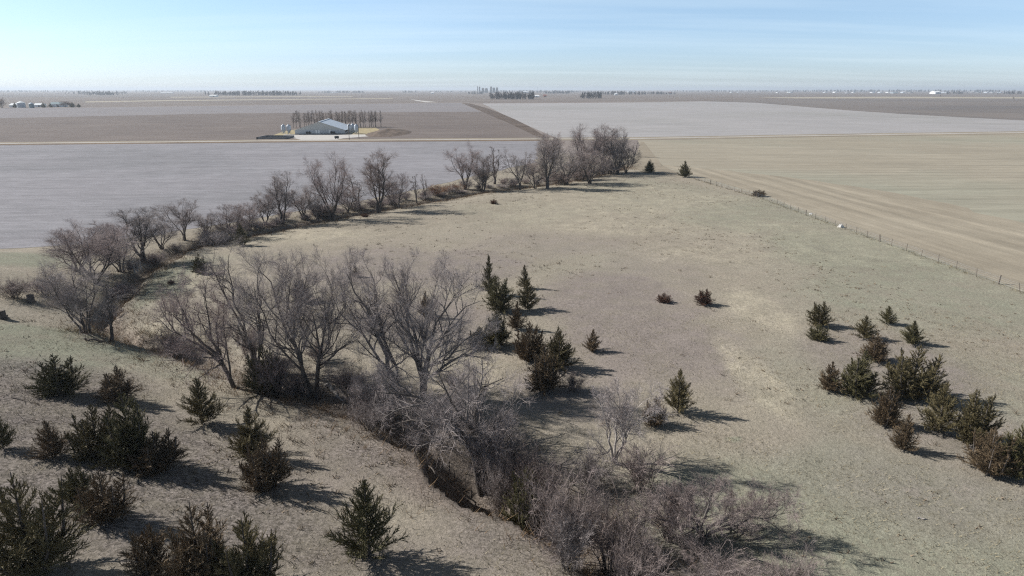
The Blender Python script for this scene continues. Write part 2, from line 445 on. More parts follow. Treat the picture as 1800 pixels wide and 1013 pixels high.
litter = blobs([(40, 720, 14, 9, 1), (150, 800, 16, 10, 1), (330, 850, 9, 9, .95), (420, 950, 9, 7, .95), (250, 930, 12, 8, 1), (560, 970, 6, 4, .8), (640, 720, 8, 4, .7), (350, 790, 7, 6, .8), (40, 900, 12, 10, 1), (800, 880, .1, .1, 0)])
cd, cp = seg_dist(gx, gy, CREEK)
Dp = np.interp(cp, np.arange(len(DEPTH)), DEPTH)
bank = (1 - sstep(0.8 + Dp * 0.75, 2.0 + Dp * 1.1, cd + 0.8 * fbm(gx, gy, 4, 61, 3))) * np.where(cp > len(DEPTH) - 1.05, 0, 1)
litter = np.maximum(litter, 0.8 * (1 - sstep(3.5, 9, cd + 3 * fbm(gx, gy, 7, 62, 3))) * (gx > -20) * (gy < 75))
far = np.clip(sstep(290, 340, gy) + sstep(120, 180, np.abs(gx)) + sstep(5, -20, gy), 0, 1)
for P in (F1, F2):
    dd, _ = seg_dist(gx, gy, P, True); far = np.where(inside(gx, gy, P) & (dd > 4), 1.0, far)
nx, ny = len(xs), len(ys)
ii = np.arange(nx * ny).reshape(ny, nx)
quads = np.stack([ii[:-1, :-1].ravel(), ii[:-1, 1:].ravel(), ii[1:, 1:].ravel(), ii[1:, :-1].ravel()], 1)
gm = mesh('ground', np.stack([gx, gy, Z.ravel()], 1), quads, None, M['ground'], True, dict(green=green, brown=brown, straw=straw, litter=litter, bank=bank, far=far))
tag(link('ground', gm), 'rolling dormant pasture and banks around the creek', kind='structure')

# ------------------------------------------------------------------ fields, road, ditch (flat sheets, each above the one below)
def sheet(name, pts, mat, z, label):
    import bmesh
    bm = bmesh.new()
    cx, cy = np.mean([p[0] for p in pts]), np.mean([p[1] for p in pts])
    vs = [bm.verts.new((p[0] - cx, p[1] - cy, 0)) for p in pts]
    f = bm.faces.new(vs); f.normal_update()
    if f.normal.z < 0: f.normal_flip()
    bmesh.ops.triangulate(bm, faces=[f])
    me = bpy.data.meshes.new(name); bm.to_mesh(me); bm.free(); me.materials.append(mat)
    o = link(name, me, loc=(cx, cy, z)); tag(o, label, kind='structure'); return o
def wavy(L, amp, step, seed):
    """an edge with small natural irregularity"""
    out = []
    for (ax, ay), (bx, by) in zip(L[:-1], L[1:]):
        n = max(1, int(math.hypot(bx - ax, by - ay) / step))
        for k in range(n):
            t = k / n; x, y = ax + (bx - ax) * t, ay + (by - ay) * t
            out.append((x + amp * (random.random() - .5), y + amp * (random.random() - .5)))
    return out + [L[-1]]
S1 = [F1[0], F1[1], F1[2]] + wavy(F1[3:], 2.0, 4, 1)
sheet('stubble_field', S1, M['grey_field'], 0.03, 'grey corn stubble field beyond the creek trees')
S2 = F2[:4] + [F2[4]] + wavy(F2[5:] + [F2[0]], 0.8, 4, 2)[:-1]
sheet('stubble_field', S2, M['tan_field'], 0.03, 'tan combed field beyond the wire fence')
HD = [(1214, 309), (1345, 346), (1478, 398), (1800, 513), (2400, 727)]
HO = [(2800, 640), (1930, 430), (1640, 352), (1440, 318), (1225, 295), (1160, 290)]
hp_ = flats(HD); ho_ = flats(HO)
sheet('field_headland', [(x + .8, y + .3) for x, y in wavy(hp_, .8, 4, 3)] + wavy(ho_, 3.0, 6, 4), M['headland'], 0.045, 'combed headland strip of the tan field along the fence')
sheet('far_field', flats([(-5000, 162.5), (5000, 162.5), (5000, 178), (1240, 178), (850, 181.5), (810, 180), (145, 188.5), (-3000, 205)]), M['far_field'], 0.015, 'brown fields running out to the horizon')
sheet('far_field', flats([(-3000, 165.5), (300, 166.5), (330, 170.5), (-3000, 178)]), M['dark_field'], 0.05, 'dark tilled field far away at the horizon')
sheet('far_field', flats([(150, 178.5), (300, 176.2), (520, 174.3), (690, 172.8), (690, 173.8), (520, 175.6), (300, 177.8), (150, 180.3)]), M['far_tan'], 0.06, 'thin pale grass strip between far brown fields')
sheet('far_field', flats([(300, 170.6), (620, 168.9), (620, 170.0), (300, 171.8)]), M['far_tan'], 0.06, 'pale grass strip below the long far grove')
sheet('far_field', flats([(722, 174.8), (742, 177.2), (770, 180), (748, 180), (732, 177.5)]), M['gravel'], 0.07, 'pale farm lane bending between brown fields')
sheet('stubble_field', flats([(-3000, 206), (145, 189.5), (810, 181), (845, 196.5), (400, 199.5), (0, 208), (-3000, 226)]), M['mauve_field'], 0.03, 'mauve grey stubble field behind the brown one')
sheet('stubble_field', flats([(-3000, 226), (0, 208), (400, 199.5), (848, 196.5), (880, 211), (958, 243), (560, 245.5), (0, 250), (-3000, 259)]), M['brown_field'], 0.035, 'brown corn stubble field around the hog barn')
sheet('stubble_field', flats([(848, 182.2), (1000, 181.5), (1150, 180), (1235, 178.3), (1330, 181), (1420, 188.5), (1500, 195), (1600, 201.5), (1700, 207), (1800, 212), (2700, 221), (2700, 222.2), (1800, 231), (1130, 242.2), (978, 243), (930, 222), (880, 199)]), M['pale_field'], 0.04, 'pale grey stubble field on the far low rise')
sheet('tilled_field', flats([(1235, 178.3), (1330, 175), (1600, 173.5), (2700, 176), (2700, 220), (1800, 211.8), (1700, 206.8), (1600, 201.3), (1500, 194.8), (1420, 188.3), (1330, 180.8)]), M['dark_field'], 0.045, 'dark tilled field beyond the pale rise')
sheet('tilled_field', flats([(1330, 171.5), (1560, 170.2), (2700, 173), (2700, 175), (1600, 173), (1400, 173.2)]), M['far_tan'], 0.05, 'olive tan field strip beyond the dark soil')
sheet('drainage_ditch', flats([(812, 181.5), (828, 182.5), (858, 191), (880, 199.5), (905, 210), (930, 222.5), (962, 242), (945, 241), (920, 229), (893, 216), (868, 206), (843, 194.5)]), M['ditch'], 0.06, 'dark grassed drainage ditch cutting between two stubble fields')
ROAD = [(-900, 258), (0, 252.6), (560, 247.2), (948, 244.6), (1130, 243.6), (1450, 238.2), (1800, 233.2), (2700, 224)]
def strip(pts, up, dn): return [(x, y - up) for x, y in pts] + [(x, y + dn) for x, y in pts[::-1]]
sheet('road_verge', flats(strip(ROAD, 2.2, 2.6)), M['verge'], 0.055, 'dry grass verge along the country road')
sheet('road', flats(strip(ROAD, 0.3, 0.5)), M['gravel'], 0.075, 'pale gravel country road crossing behind the fields')
sheet('road_verge', flats(strip(ROAD[:4], -1.0, 3.0)), M['darkverge'], 0.065, 'dark weedy ditch bank below the gravel road')
sheet('field_margin', flats([(1112, 292), (1126, 249), (1132, 250), (1165, 292), (1205, 310), (1130, 303)]), M['verge'], 0.045, 'dry grass margin behind the end of the tree line')
sheet('gravel_yard', flats([(497, 238.2), (530, 246.6), (592, 246.3), (604, 243.5), (668, 238.6), (655, 236.9), (500, 236.9)]), M['gravel'], 0.085, 'pale gravel yard in front of the hog barn')
sheet('grass_yard', flats([(478, 239), (500, 231), (540, 225), (660, 225), (672, 231), (650, 237), (560, 237), (500, 238.4)]), M['yellow_grass'], 0.08, 'yellow grass around the hog barn')
# mound of dark soil beside the barn
n_ = 34
u_ = np.linspace(-1, 1, n_); UX, UY = np.meshgrid(u_, u_)
x0, y0 = flat(684, 234.5)
rr = np.hypot(UX, UY)
mz = 2.4 * np.clip(1 - rr ** 2, 0, 1) ** 1.3 * (1 + 0.7 * fbm(UX * 10 + 50, UY * 10 + 50, 4, 71, 3)) - 0.15
ii = np.arange(n_ * n_).reshape(n_, n_)
q_ = np.stack([ii[:-1, :-1].ravel(), ii[:-1, 1:].ravel(), ii[1:, 1:].ravel(), ii[1:, :-1].ravel()], 1)
tag(link('soil_mound', mesh('soil_mound', np.stack([UX.ravel() * 15, UY.ravel() * 42, mz.ravel()], 1), q_, None, M['soil'], True), loc=(x0, y0, 0)), 'dark bare soil mound beside the hog barn', kind='structure')

# ------------------------------------------------------------------ branches: vectorised growth and tubes
def unit(v): return v / (np.linalg.norm(v, axis=-1, keepdims=True) + 1e-9)
def grow(P, Rr, n, t0, t1, ang, lenf, K, up, wob, rk, g, dang=12.0):
    """children of the polylines P (N,K,3): n each, spread over t0..t1 of the parent"""
    N, K0 = P.shape[:2]
    L0 = np.linalg.norm(np.diff(P, axis=1), axis=2).sum(1)
    idx = np.repeat(np.arange(N), n); m = len(idx)
    t = t0 + (t1 - t0) * ((np.tile(np.arange(n), N) + g.random(m)) / n)
    s = np.clip(t * (K0 - 1), 0, K0 - 1.001); i = s.astype(int); f = (s - i)[:, None]
    base = P[idx, i] * (1 - f) + P[idx, i + 1] * f
    rad = Rr[idx, i] * (1 - f[:, 0]) + Rr[idx, i + 1] * f[:, 0]
    T = unit(P[idx, i + 1] - P[idx, i])
    pr = unit(np.cross(T, unit(g.normal(size=(m, 3)))))
    a = np.radians(ang + dang * g.normal(size=m))[:, None]
    d = unit(T * np.cos(a) + pr * np.sin(a))
    L = lenf(t) * L0[idx] * (0.7 + 0.6 * g.random(m))
    pts = np.zeros((m, K, 3)); pts[:, 0] = base
    for k in range(1, K):
        d = unit(d + up * np.array([0, 0, 1.0]) + wob * g.normal(size=(m, 3)))
        pts[:, k] = pts[:, k - 1] + d * (L / (K - 1))[:, None]
    r0 = np.maximum(np.minimum(rad * 0.72, L * rk), 1e-4)
    Rk = r0[:, None] * np.linspace(1, 0.3, K)[None]
    return pts, Rk
def tubes(P, Rr, S, tip=False):
    """tubes of S sides along the polylines; with tip the last point is a single vertex"""
    m, K = P.shape[:2]
    T = np.empty_like(P); T[:, 1:-1] = P[:, 2:] - P[:, :-2]; T[:, 0] = P[:, 1] - P[:, 0]; T[:, -1] = P[:, -1] - P[:, -2]
    T = unit(T)
    ref = np.where(np.abs(T[..., 2:3]) > 0.8, np.array([1.0, 0.13, 0]), np.array([0, 0.1, 1.0]))
    A = unit(np.cross(T, ref)); B = np.cross(T, A)
    an = np.arange(S) / S * 2 * math.pi
    ring = P[:, :, None] + Rr[:, :, None, None] * (np.cos(an)[None, None, :, None] * A[:, :, None] + np.sin(an)[None, None, :, None] * B[:, :, None])
    kr = K - 1 if tip else K
    nv = kr * S + (1 if tip else 0)
    V = ring[:, :kr].reshape(m, kr * S, 3)
    if tip: V = np.concatenate([V, P[:, -1:]], 1)
    off = (np.arange(m) * nv)[:, None, None]
    k = np.arange(kr - 1)[:, None] * S; j = np.arange(S)[None]; j2 = (j + 1) % S
    q = np.stack([k + j, k + j2, k + S + j2, k + S + j], -1).reshape(1, -1, 4) + off if kr > 1 else np.zeros((1, 0, 4), int)
    tr = np.zeros((0, 3), int)
    if tip:
        b = (kr - 1) * S; jj = np.arange(S)
        tr = (np.stack([b + jj, b + (jj + 1) % S, np.full(S, kr * S)], -1)[None] + off).reshape(-1, 3)
    return V.reshape(-1, 3), q.reshape(-1, 4), tr, nv
def join(L, name, mat, g, smooth=False, tone=None):
    """several tube sets in one mesh, each branch with its own tint"""
    Vs, Q, T, tint, n = [], [], [], [], 0
    for i, (V, q, t, nv) in enumerate(L):
        Vs.append(V); Q.append(q + n); T.append(t + n); n += len(V)
        tint.append(np.repeat((.4 + .6 * g.random(len(V) // nv)) * tone[i] if tone else g.random(len(V) // nv), nv))
    return mesh(name, np.concatenate(Vs), np.concatenate(Q), np.concatenate(T), mat, smooth, dict(tint=np.concatenate(tint)))

def resample(pts, K):
    pts = np.asarray(pts, float); d = np.r_[0, np.cumsum(np.linalg.norm(np.diff(pts, axis=0), axis=1))]
    t = np.linspace(0, d[-1], K); return np.stack([np.interp(t, d, pts[:, k]) for k in range(3)], 1)
def bare_meshes(stems, radii, g, spec, barkm, twigm, name='tree'):
    """stems: list of polylines; returns one mesh per stem and the crown mesh"""
    K = 9
    P = np.stack([resample(s, K) for s in stems])
    P[:, 1:-1] += g.normal(size=P[:, 1:-1].shape) * spec.get('kink', 0.008) * np.linalg.norm(P[:, -1] - P[:, 0], axis=1)[:, None, None]
    Rr = np.stack([r * np.linspace(1, 0.0, K) ** 0.85 * 0.9 + r * 0.1 for r in radii])
    Rr[:, 0] *= 1.25
    tm = []
    for k in range(len(P)):
        V, q, t, nv = tubes(P[k:k + 1], Rr[k:k + 1], 8); tm.append(mesh('trunk', V, q, t, barkm, True))
    L = []
    p1, r1 = grow(P, Rr, spec['n1'], spec.get('t0', 0.25), 0.98, spec.get('a1', 42), lambda t: spec['l1'] * (1 - 0.55 * t), 7, spec.get('up1', 0.10), 0.13, 0.022, g)
    p2, r2 = grow(p1, r1, spec['n2'], 0.2, 1.0, spec.get('a2', 42), lambda t: spec.get('l2', 0.55) * (1 - 0.5 * t), 5, spec.get('up2', 0.10), 0.15, 0.018, g)
    p3, r3 = grow(p2, r2, spec['n3'], 0.15, 1.0, 44, lambda t: spec.get('l3', 0.6) * (1 - 0.4 * t), 3, spec.get('up3', 0.08), 0.16, 0.014, g)
    rt = spec['rt']
    r2 = np.maximum(r2, rt * 1.2); r3 = np.maximum(r3, rt)
    L.append(tubes(p1, r1, 5)); L.append(tubes(p2, r2, 4, True)); L.append(tubes(p3, r3, 3, True))
    if spec.get('n4'):
        p4, r4 = grow(p3, r3, spec['n4'], 0.1, 1.0, 42, lambda t: spec.get('l4', 0.75) * (1 - 0.3 * t), 2, spec.get('up4', 0.08), 0.2, 0.01, g)
        r4 = np.maximum(r4 * 0 + rt * 0.8, 1e-4)
        L.append(tubes(p4, r4, 3, True))
        if spec.get('n5'):
            p5, r5 = grow(p4, r4, spec['n5'], 0.1, 1.0, 40, lambda t: 0.8 + 0 * t, 2, 0.1, 0.2, 0.01, g)
            L.append(tubes(p5, r5 * 0 + rt * 0.7, 3, True))
    return tm, join(L, 'crown', twigm, g, tone=[.02, .2, .7, 1, 1][:len(L)])     # bark of the limbs is darker than young twigs

# normalised bare trees (height 1) used along the creek
def norm_tree(seed, form):
    g = np.random.default_rng(seed)
    f = dict(
        vase=dict(st=5, spread=.24, split=.22, n1=9, n2=7, n3=7, n4=5, l1=.42, a1=34, up1=.06, rt=.0006, l2=.62, l3=.75, l4=.95),
        tall=dict(st=3, spread=.10, split=.15, n1=14, n2=7, n3=7, n4=5, l1=.36, a1=36, up1=.12, rt=.0006, l2=.62, l3=.75, l4=.95),
        round=dict(st=5, spread=.26, split=.13, n1=9, n2=7, n3=7, n4=5, l1=.50, a1=44, up1=.05, rt=.0008, l2=.62, l3=.75, l4=.95),
        open=dict(st=4, spread=.25, split=.28, n1=8, n2=8, n3=7, n4=5, l1=.44, a1=44, up1=.05, rt=.0006, l2=.62, l3=.75, l4=.95),
        pole=dict(st=1, spread=.01, split=.5, n1=22, n2=6, n3=5, n4=0, l1=.24, a1=26, up1=.20, rt=.0010),
        sapling=dict(st=2, spread=.06, split=.1, n1=9, n2=6, n3=5, n4=0, l1=.28, a1=36, up1=.12, rt=.0016))[form]
    stems, rad = [], []
    for k in range(f['st']):
        a = 2 * math.pi * (k + g.random() * .7) / f['st']; s = f['spread'] * (0.6 + 0.7 * g.random())
        h = 0.78 + 0.16 * g.random(); sp = f['split'] * (0.8 + 0.4 * g.random())
        w = 0.012 * k
        stems.append([(w * math.cos(a), w * math.sin(a), -0.02), (w * math.cos(a) + .01, w * math.sin(a), sp * .6), (s * .22 * math.cos(a), s * .22 * math.sin(a), sp), (s * .75 * math.cos(a), s * .75 * math.sin(a), sp + (h - sp) * .5), (s * math.cos(a), s * math.sin(a), h)])
        rad.append((0.008 if form == 'pole' else 0.012 if k else 0.016) * (0.9 + .3 * g.random()))
    tm, cr = bare_meshes(stems, rad, g, f, M['bark'], M['t_grey'])
    # one trunk mesh for the copies: the stems of a copied tree are one piece in the photo
    return tm, cr
FORMS = {k: [norm_tree(100 + 10 * i + j, k) for j in range(n)] for i, (k, n) in enumerate([('vase', 2), ('tall', 2), ('round', 2), ('open', 2), ('pole', 2), ('sapling', 1)])}
def crown_extent(me):
    co = np.empty(len(me.vertices) * 3, np.float32); me.vertices.foreach_get('co', co); co = co.reshape(-1, 3)
    return np.percentile(np.hypot(co[:, 0], co[:, 1]), 99.3) * 1.9, co[:, 2].max()
EXT = {}
def set_mat(o, m):
    o.material_slots[0].link = 'OBJECT'; o.material_slots[0].material = m
def place_tree(form, v, x, y, z, h, w, twig, bark, label, name='bare_tree', cat='tree', group=None, rz=None):
    tm, cr = FORMS[form][v % len(FORMS[form])]
    if cr.name not in EXT: EXT[cr.name] = crown_extent(cr)
    ew, eh = EXT[cr.name]
    r = empty(name, (x, y, z), random.uniform(0, 6.28) if rz is None else rz, (w / ew, w / ew, h / eh))
    tag(r, label, cat, group)
    for t in tm:
        o = link('trunk', t, r); set_mat(o, M[bark])
    o = link('crown', cr, r); set_mat(o, M[twig])
    return r

# ------------------------------------------------------------------ brush: many stems from the ground
def norm_brush(seed, n=26, lean=0.75, fine=7):
    g = np.random.default_rng(seed)
    a = g.random(n) * 6.283; s = lean * np.sqrt(g.random(n)) ; h = 0.55 + .4 * g.random(n)
    b = 0.25 * g.random(n)
    P = np.stack([resample([(b[k] * math.cos(a[k]), b[k] * math.sin(a[k]), -0.03), (s[k] * .5 * math.cos(a[k]), s[k] * .5 * math.sin(a[k]), h[k] * .55), (s[k] * math.cos(a[k]), s[k] * math.sin(a[k]), h[k])], 6) for k in range(n)])
    P[:, 1:] += g.normal(size=P[:, 1:].shape) * 0.02
    Rr = np.linspace(0.011, 0.004, 6)[None].repeat(n, 0)
    p1, r1 = grow(P, Rr, 7, .2, 1, 40, lambda t: .50 * (1 - .4 * t), 5, .08, .18, .02, g)
    p2, r2 = grow(p1, r1, fine, .1, 1, 42, lambda t: .6 * (1 - .3 * t), 4, .06, .2, .015, g)
    p3, r3 = grow(p2, r2, 5, .1, 1, 42, lambda t: .7 + 0 * t, 2, .06, .2, .01, g)
    st = join([tubes(P, Rr, 4)], 'stem', M['darkbark'], g)
    return st, join([tubes(p1, np.maximum(r1, .0030), 3, True), tubes(p2, r2 * 0 + .0024, 3, True), tubes(p3, r3 * 0 + .0019, 3, True)], 'crown', M['t_brown'], g)
BRUSH = [norm_brush(300), norm_brush(301, 20, .6), norm_brush(302, 30, .9, 6)]
def place_brush(v, x, y, z, h, w, twig, label, group=None, name='bare_shrub', cat='shrub'):
    st, cr = BRUSH[v % len(BRUSH)]
    if cr.name not in EXT: EXT[cr.name] = crown_extent(cr)
    ew, eh = EXT[cr.name]
    r = empty(name, (x, y, z), random.uniform(0, 6.28), (w / ew, w / ew, h / eh)); tag(r, label, cat, group)
    link('stem', st, r); o = link('crown', cr, r); set_mat(o, M[twig])
    return r

# ------------------------------------------------------------------ red cedars
def norm_cedar(seed, leaders, nb=135, dens=1.0, slim=1.0):
    """height 1, reach about 0.42; ascending branches set with pointed sprays"""
    g = np.random.default_rng(seed)
    Ps, Rs, tr = [], [], []
    for (lx, ly, lh) in leaders:
        tr.append(resample([(lx * .3, ly * .3, -.02), (lx * .8, ly * .8, lh * .3), (lx, ly, lh * .97)], 6))
        n = int(nb * lh)
        t = (np.arange(n) + g.random(n)) / n; t = 0.02 + .95 * t ** 1.15
        az = g.random(n) * 6.283
        prof = np.clip((1 - t), 0, 1) ** .95 * (0.86 + .14 * np.clip(t / .08, 0, 1))
        Ln = .43 * slim * lh * prof * (.45 + .85 * g.random(n)) + .03
        el = np.radians(9 + 46 * t + 9 * g.normal(size=n))
        base = np.stack([lx * (.3 + .7 * t), ly * (.3 + .7 * t), lh * t * .93], 1)
        d = np.stack([np.cos(az) * np.cos(el), np.sin(az) * np.cos(el), np.sin(el)], 1)
        P = np.zeros((n, 5, 3)); P[:, 0] = base
        for k in range(1, 5):
            d = unit(d + np.array([0, 0, .11]) + .09 * g.normal(size=(n, 3))); P[:, k] = P[:, k - 1] + d * (Ln / 4)[:, None]
        Ps.append(P); Rs.append(np.linspace(.006, .002, 5)[None].repeat(n, 0))
    P, Rr = np.concatenate(Ps), np.concatenate(Rs)
    L0 = np.linalg.norm(np.diff(P, axis=1), axis=2).sum(1)
    # sprays: side shoots, then pointed needle sprigs on the shoots
    p2, r2 = grow(P, Rr, int(14 * dens), .15, 1.0, 33, lambda t: .27 * (1 - .32 * t), 3, .14, .14, .03, g)
    def sprig(p, r, n, l, w):
        q, rq = grow(p, r, n, .05, 1.0, 30, lambda t: l + 0 * t, 2, .16, .12, .1, g)
        Lq = np.linalg.norm(q[:, -1] - q[:, 0], axis=1)
        wq = np.clip(Lq * .11, .0022, .0058) * w
        return q, wq[:, None] * np.array([1.0, .1])[None]
    q, rq = sprig(p2, r2, int(9 * dens), .46, .85)
    q0, rq0 = sprig(P, Rr, 9, .20, .85)
    A = [tubes(P, Rr, 3, True), tubes(p2, np.maximum(r2, .0035), 3, True), tubes(q, rq, 3, True), tubes(q0, rq0, 3, True)]
    T = np.stack(tr); TR = np.linspace(.022, .004, 6)[None].repeat(len(T), 0)
    return join([tubes(T, TR, 6)], 'trunk', M['darkbark'], g, True), join(A, 'foliage', M['c_green'], g)
CED = dict(
    cone=[norm_cedar(500, [(0, 0, 1)]), norm_cedar(501, [(0, 0, 1), (.12, .05, .6)], 125)],
    slim=[norm_cedar(510, [(0, 0, 1)], 130, 1.0, .75)],
    multi=[norm_cedar(520, [(0, 0, 1), (.22, .08, .85), (-.2, .1, .8), (.02, -.2, .75)], 80), norm_cedar(521, [(.1, 0, 1), (-.18, .05, .92), (.02, .2, .8), (-.02, -.24, .62)], 80)],
    bush=[norm_cedar(530, [(0, 0, 1), (.34, .1, .86), (-.34, .06, .82), (.05, -.3, .8), (-.1, .32, .8), (.3, -.25, .6)], 64)])
def cedar(form, v, px, base, top, w, mat, label, group, name='cedar_tree', cat='tree', up=0):
    x, y, z = at(px, base)
    h = px_h(x, y, z, top) * 1.03; w = px_w(y, z, w)
    y += w * .16                       # the row measured is the near edge of the foliage
    z = float(height(x, y))
    tr, fo = CED[form][v % len(CED[form])]
    if fo.name not in EXT: EXT[fo.name] = crown_extent(fo)
    ew, eh = EXT[fo.name]
    r = empty(name, (x, y, z), random.uniform(0, 6.28), (w / ew, w / ew, h / eh)); tag(r, label, cat, group)
    link('trunk', tr, r); o = link('foliage', fo, r); set_mat(o, M['c_' + mat])
    return r

G1, G2, G3, G4 = 'cedars on the near hillside', 'cedars in the middle of the pasture', 'cedar cluster on the open pasture slope', 'scattered cedars along the creek and fence'
for a in [
    ('multi', 0, 97, 697, 628, 88, 'green', 'dark spiky cedar highest on the leafy slope, three pointed tips', G1),
    ('multi', 1, 203, 708, 650, 68, 'bronze', 'brownish cedar beside the big dark clump, leaning tips', G1),
    ('bush', 0, 165, 805, 716, 92, 'olive', 'broad shaggy cedar at one end of the big dark clump', G1),
    ('multi', 0, 225, 822, 698, 105, 'green', 'tallest cedar in the big dark clump on the slope', G1),
    ('bush', 0, 270, 830, 765, 92, 'bronze', 'low brown-tipped cedar at the shadow side of the big clump', G1),
    ('cone', 1, 85, 808, 745, 66, 'bronze', 'small thin see-through cedar standing before the big dark clump', G1),
    ('cone', 0, 0, 792, 731, 46, 'green', 'dark cedar cut off by the picture edge on the slope', G1),
    ('cone', 0, 350, 750, 670, 74, 'olive', 'neat cone-shaped young cedar in the sunlit gap near the leaning tree', G1),
    ('cone', 1, 440, 806, 722, 80, 'olive', 'pointed cedar standing just behind a yellower one', G1),
    ('bush', 0, 464, 862, 775, 86, 'bronze', 'yellow-brown cedar in front of the pointed one', G1),
    ('multi', 1, 133, 890, 824, 66, 'green', 'small green cedar behind a rounder brown one', G1),
    ('bush', 0, 180, 920, 834, 90, 'bronze', 'round brownish cedar with small green one tucked behind', G1),
    ('bush', 0, 40, 1020, 850, 165, 'olive', 'very large shaggy cedar in the picture corner', G1),
    ('multi', 1, 258, 1025, 932, 86, 'bronze', 'brown feathery cedar at the bottom edge', G1),
    ('multi', 0, 345, 1045, 902, 135, 'bronze', 'big rust-tinged cedar with bright tips at the bottom edge', G1),
    ('bush', 0, 432, 1050, 925, 130, 'olive', 'wide olive cedar beside the rust-tinged one, bottom edge', G1),
    ('cone', 0, 645, 990, 854, 122, 'green', 'lone full green cedar with long shadow beside the gully bank', G1),
    ('slim', 0, 859, 520, 451, 38, 'green', 'tall narrow spire cedar at the far end of the pasture row', G2),
    ('multi', 1, 878, 549, 488, 54, 'green', 'dense dark cedar joined to the spire cedar', G2),
    ('slim', 0, 922, 508, 467, 25, 'olive', 'slender small-tipped cedar above a wider cone', G2),
    ('cone', 0, 927, 546, 494, 44, 'olive', 'cone cedar below the slender one, crisp shadow beside it', G2),
    ('cone', 1, 909, 581, 534, 34, 'bronze', 'small bronze cedar between the dark cedars of the row', G2),
    ('multi', 0, 873, 613, 548, 58, 'green', 'rounded dark cedar beside grey twigs of the big fan tree', G2),
    ('bush', 0, 843, 612, 578, 48, 'olive', 'low skirt-like cedar at the foot of the rounded dark one', G2),
    ('bush', 0, 930, 634, 570, 60, 'bronze', 'brownish cedar in the row between dark rounded and twin-tipped ones', G2),
    ('multi', 1, 983, 652, 582, 62, 'olive', 'twin-tipped olive cedar on the outer side of the row', G2),
    ('multi', 0, 957, 693, 612, 66, 'bronze', 'rusty cedar at the near end of the row, black shadow', G2),
    ('cone', 1, 1042, 619, 581, 33, 'bronze', 'small lone cedar standing apart from the row', G2),
    ('cone', 0, 1193, 730, 653, 54, 'olive', 'yellow-green cone cedar behind the pale dead-looking tree', G2),
    ('bush', 0, 1152, 752, 700, 42, 'bronze', 'dark low cedar half hidden by pale twigs', G2),
    ('bush', 0, 925, 888, 826, 84, 'green', 'bright green cedar growing in the gully beside pink brush', G4),
    ('bush', 0, 465, 688, 606, 72, 'green', 'dark cedar hidden under the bare trees by the creek', G4),
    ('multi', 0, 350, 482, 447, 30, 'green', 'small round cedar behind the bare tree tops', G4),
    ('slim', 0, 424, 433, 394, 32, 'green', 'dark cedar with bare lower trunk at the creek edge', G4),
    ('multi', 1, 528, 533, 494, 40, 'green', 'dark cedar seen through the forked bare trees', G4),
    ('cone', 1, 748, 558, 514, 32, 'bronze', 'brown cedar seen through the big fan-shaped tree', G4),
    ('slim', 0, 625, 488, 464, 18, 'bronze', 'tiny brown cedar above the twigs of the fan tree', G4),
    ('multi', 1, 1441, 576, 532, 44, 'olive', 'upper of two stacked cedars at the corner of the cluster', G3),
    ('bush', 0, 1440, 600, 571, 36, 'green', 'lower shrubby cedar touching the one above it', G3),
    ('cone', 0, 1521, 598, 558, 42, 'olive', 'small cone cedar at the top of the cluster above a brown one', G3),
    ('cone', 0, 1561, 571, 540, 32, 'green', 'smallest neat dark cedar farthest up the slope', G3),
    ('cone', 1, 1606, 607, 567, 42, 'green', 'small dark cedar at the fence side of the cluster', G3),
    ('multi', 0, 1541, 637, 590, 52, 'bronze', 'brown flattened cedar between cone cedar and large green one', G3),
    ('cone', 1, 1460, 690, 640, 48, 'bronze', 'brownish cedar at the outer end of the dense middle row', G3),
    ('multi', 1, 1514, 702, 624, 74, 'green', 'large green cedar in the dense middle row beside a brownish one', G3),
    ('bush', 0, 1610, 704, 614, 98, 'olive', 'widest shaggy cedar of the cluster', G3),
    ('multi', 0, 1560, 752, 684, 54, 'bronze', 'brown open cedar below the widest one', G3),
    ('cone', 1, 1592, 796, 732, 44, 'bronze', 'thin yellowish cedar on the near edge of the cluster', G3),
    ('cone', 0, 1655, 765, 678, 68, 'olive', 'tall yellow-green cedar between two brown ones', G3),
    ('multi', 1, 1717, 785, 692, 80, 'olive', 'tall leaning cedar pair beside the yellow-green one', G3),
    ('bush', 0, 1742, 838, 758, 74, 'bronze', 'brown bushy cedar at the near corner of the cluster', G3),
    ('multi', 0, 1790, 842, 750, 76, 'green', 'green cedar touching the picture edge', G3),
    ('multi', 0, 1142, 304, 281, 21, 'green', 'small far cedar in the shade of the tree clump', G4),
    ('cone', 1, 1204, 312, 284, 26, 'green', 'far dark cedar at the fence end', G4),
]: cedar(*a)
for a in [
    ('bush', 0, 1168, 533, 516, 26, 'rust', 'small red-brown cedar bush, lower of two in open pasture', 'red-brown bushes in the pasture'),
    ('multi', 1, 1238, 538, 510, 34, 'rust', 'red-brown spiky cedar bush, larger of two in open pasture', 'red-brown bushes in the pasture'),
    ('bush', 0, 1335, 346, 334, 24, 'bronze', 'low dark bush pressed against the wire fence', 'bushes along the fence'),
    ('bush', 0, 868, 359, 350, 13, 'rust', 'tiny rusty bush alone at the pasture rim', 'red-brown bushes in the pasture'),
    ('bush', 0, 642, 382, 375, 14, 'rust', 'tiny rusty bush near the tall creek trees', 'red-brown bushes in the pasture'),
    ('bush', 0, 300, 500, 492, 14, 'rust', 'small reddish bush on the grassy strip by the creek', 'red-brown bushes in the pasture'),
]: cedar(*a, name='cedar_bush', cat='bush')

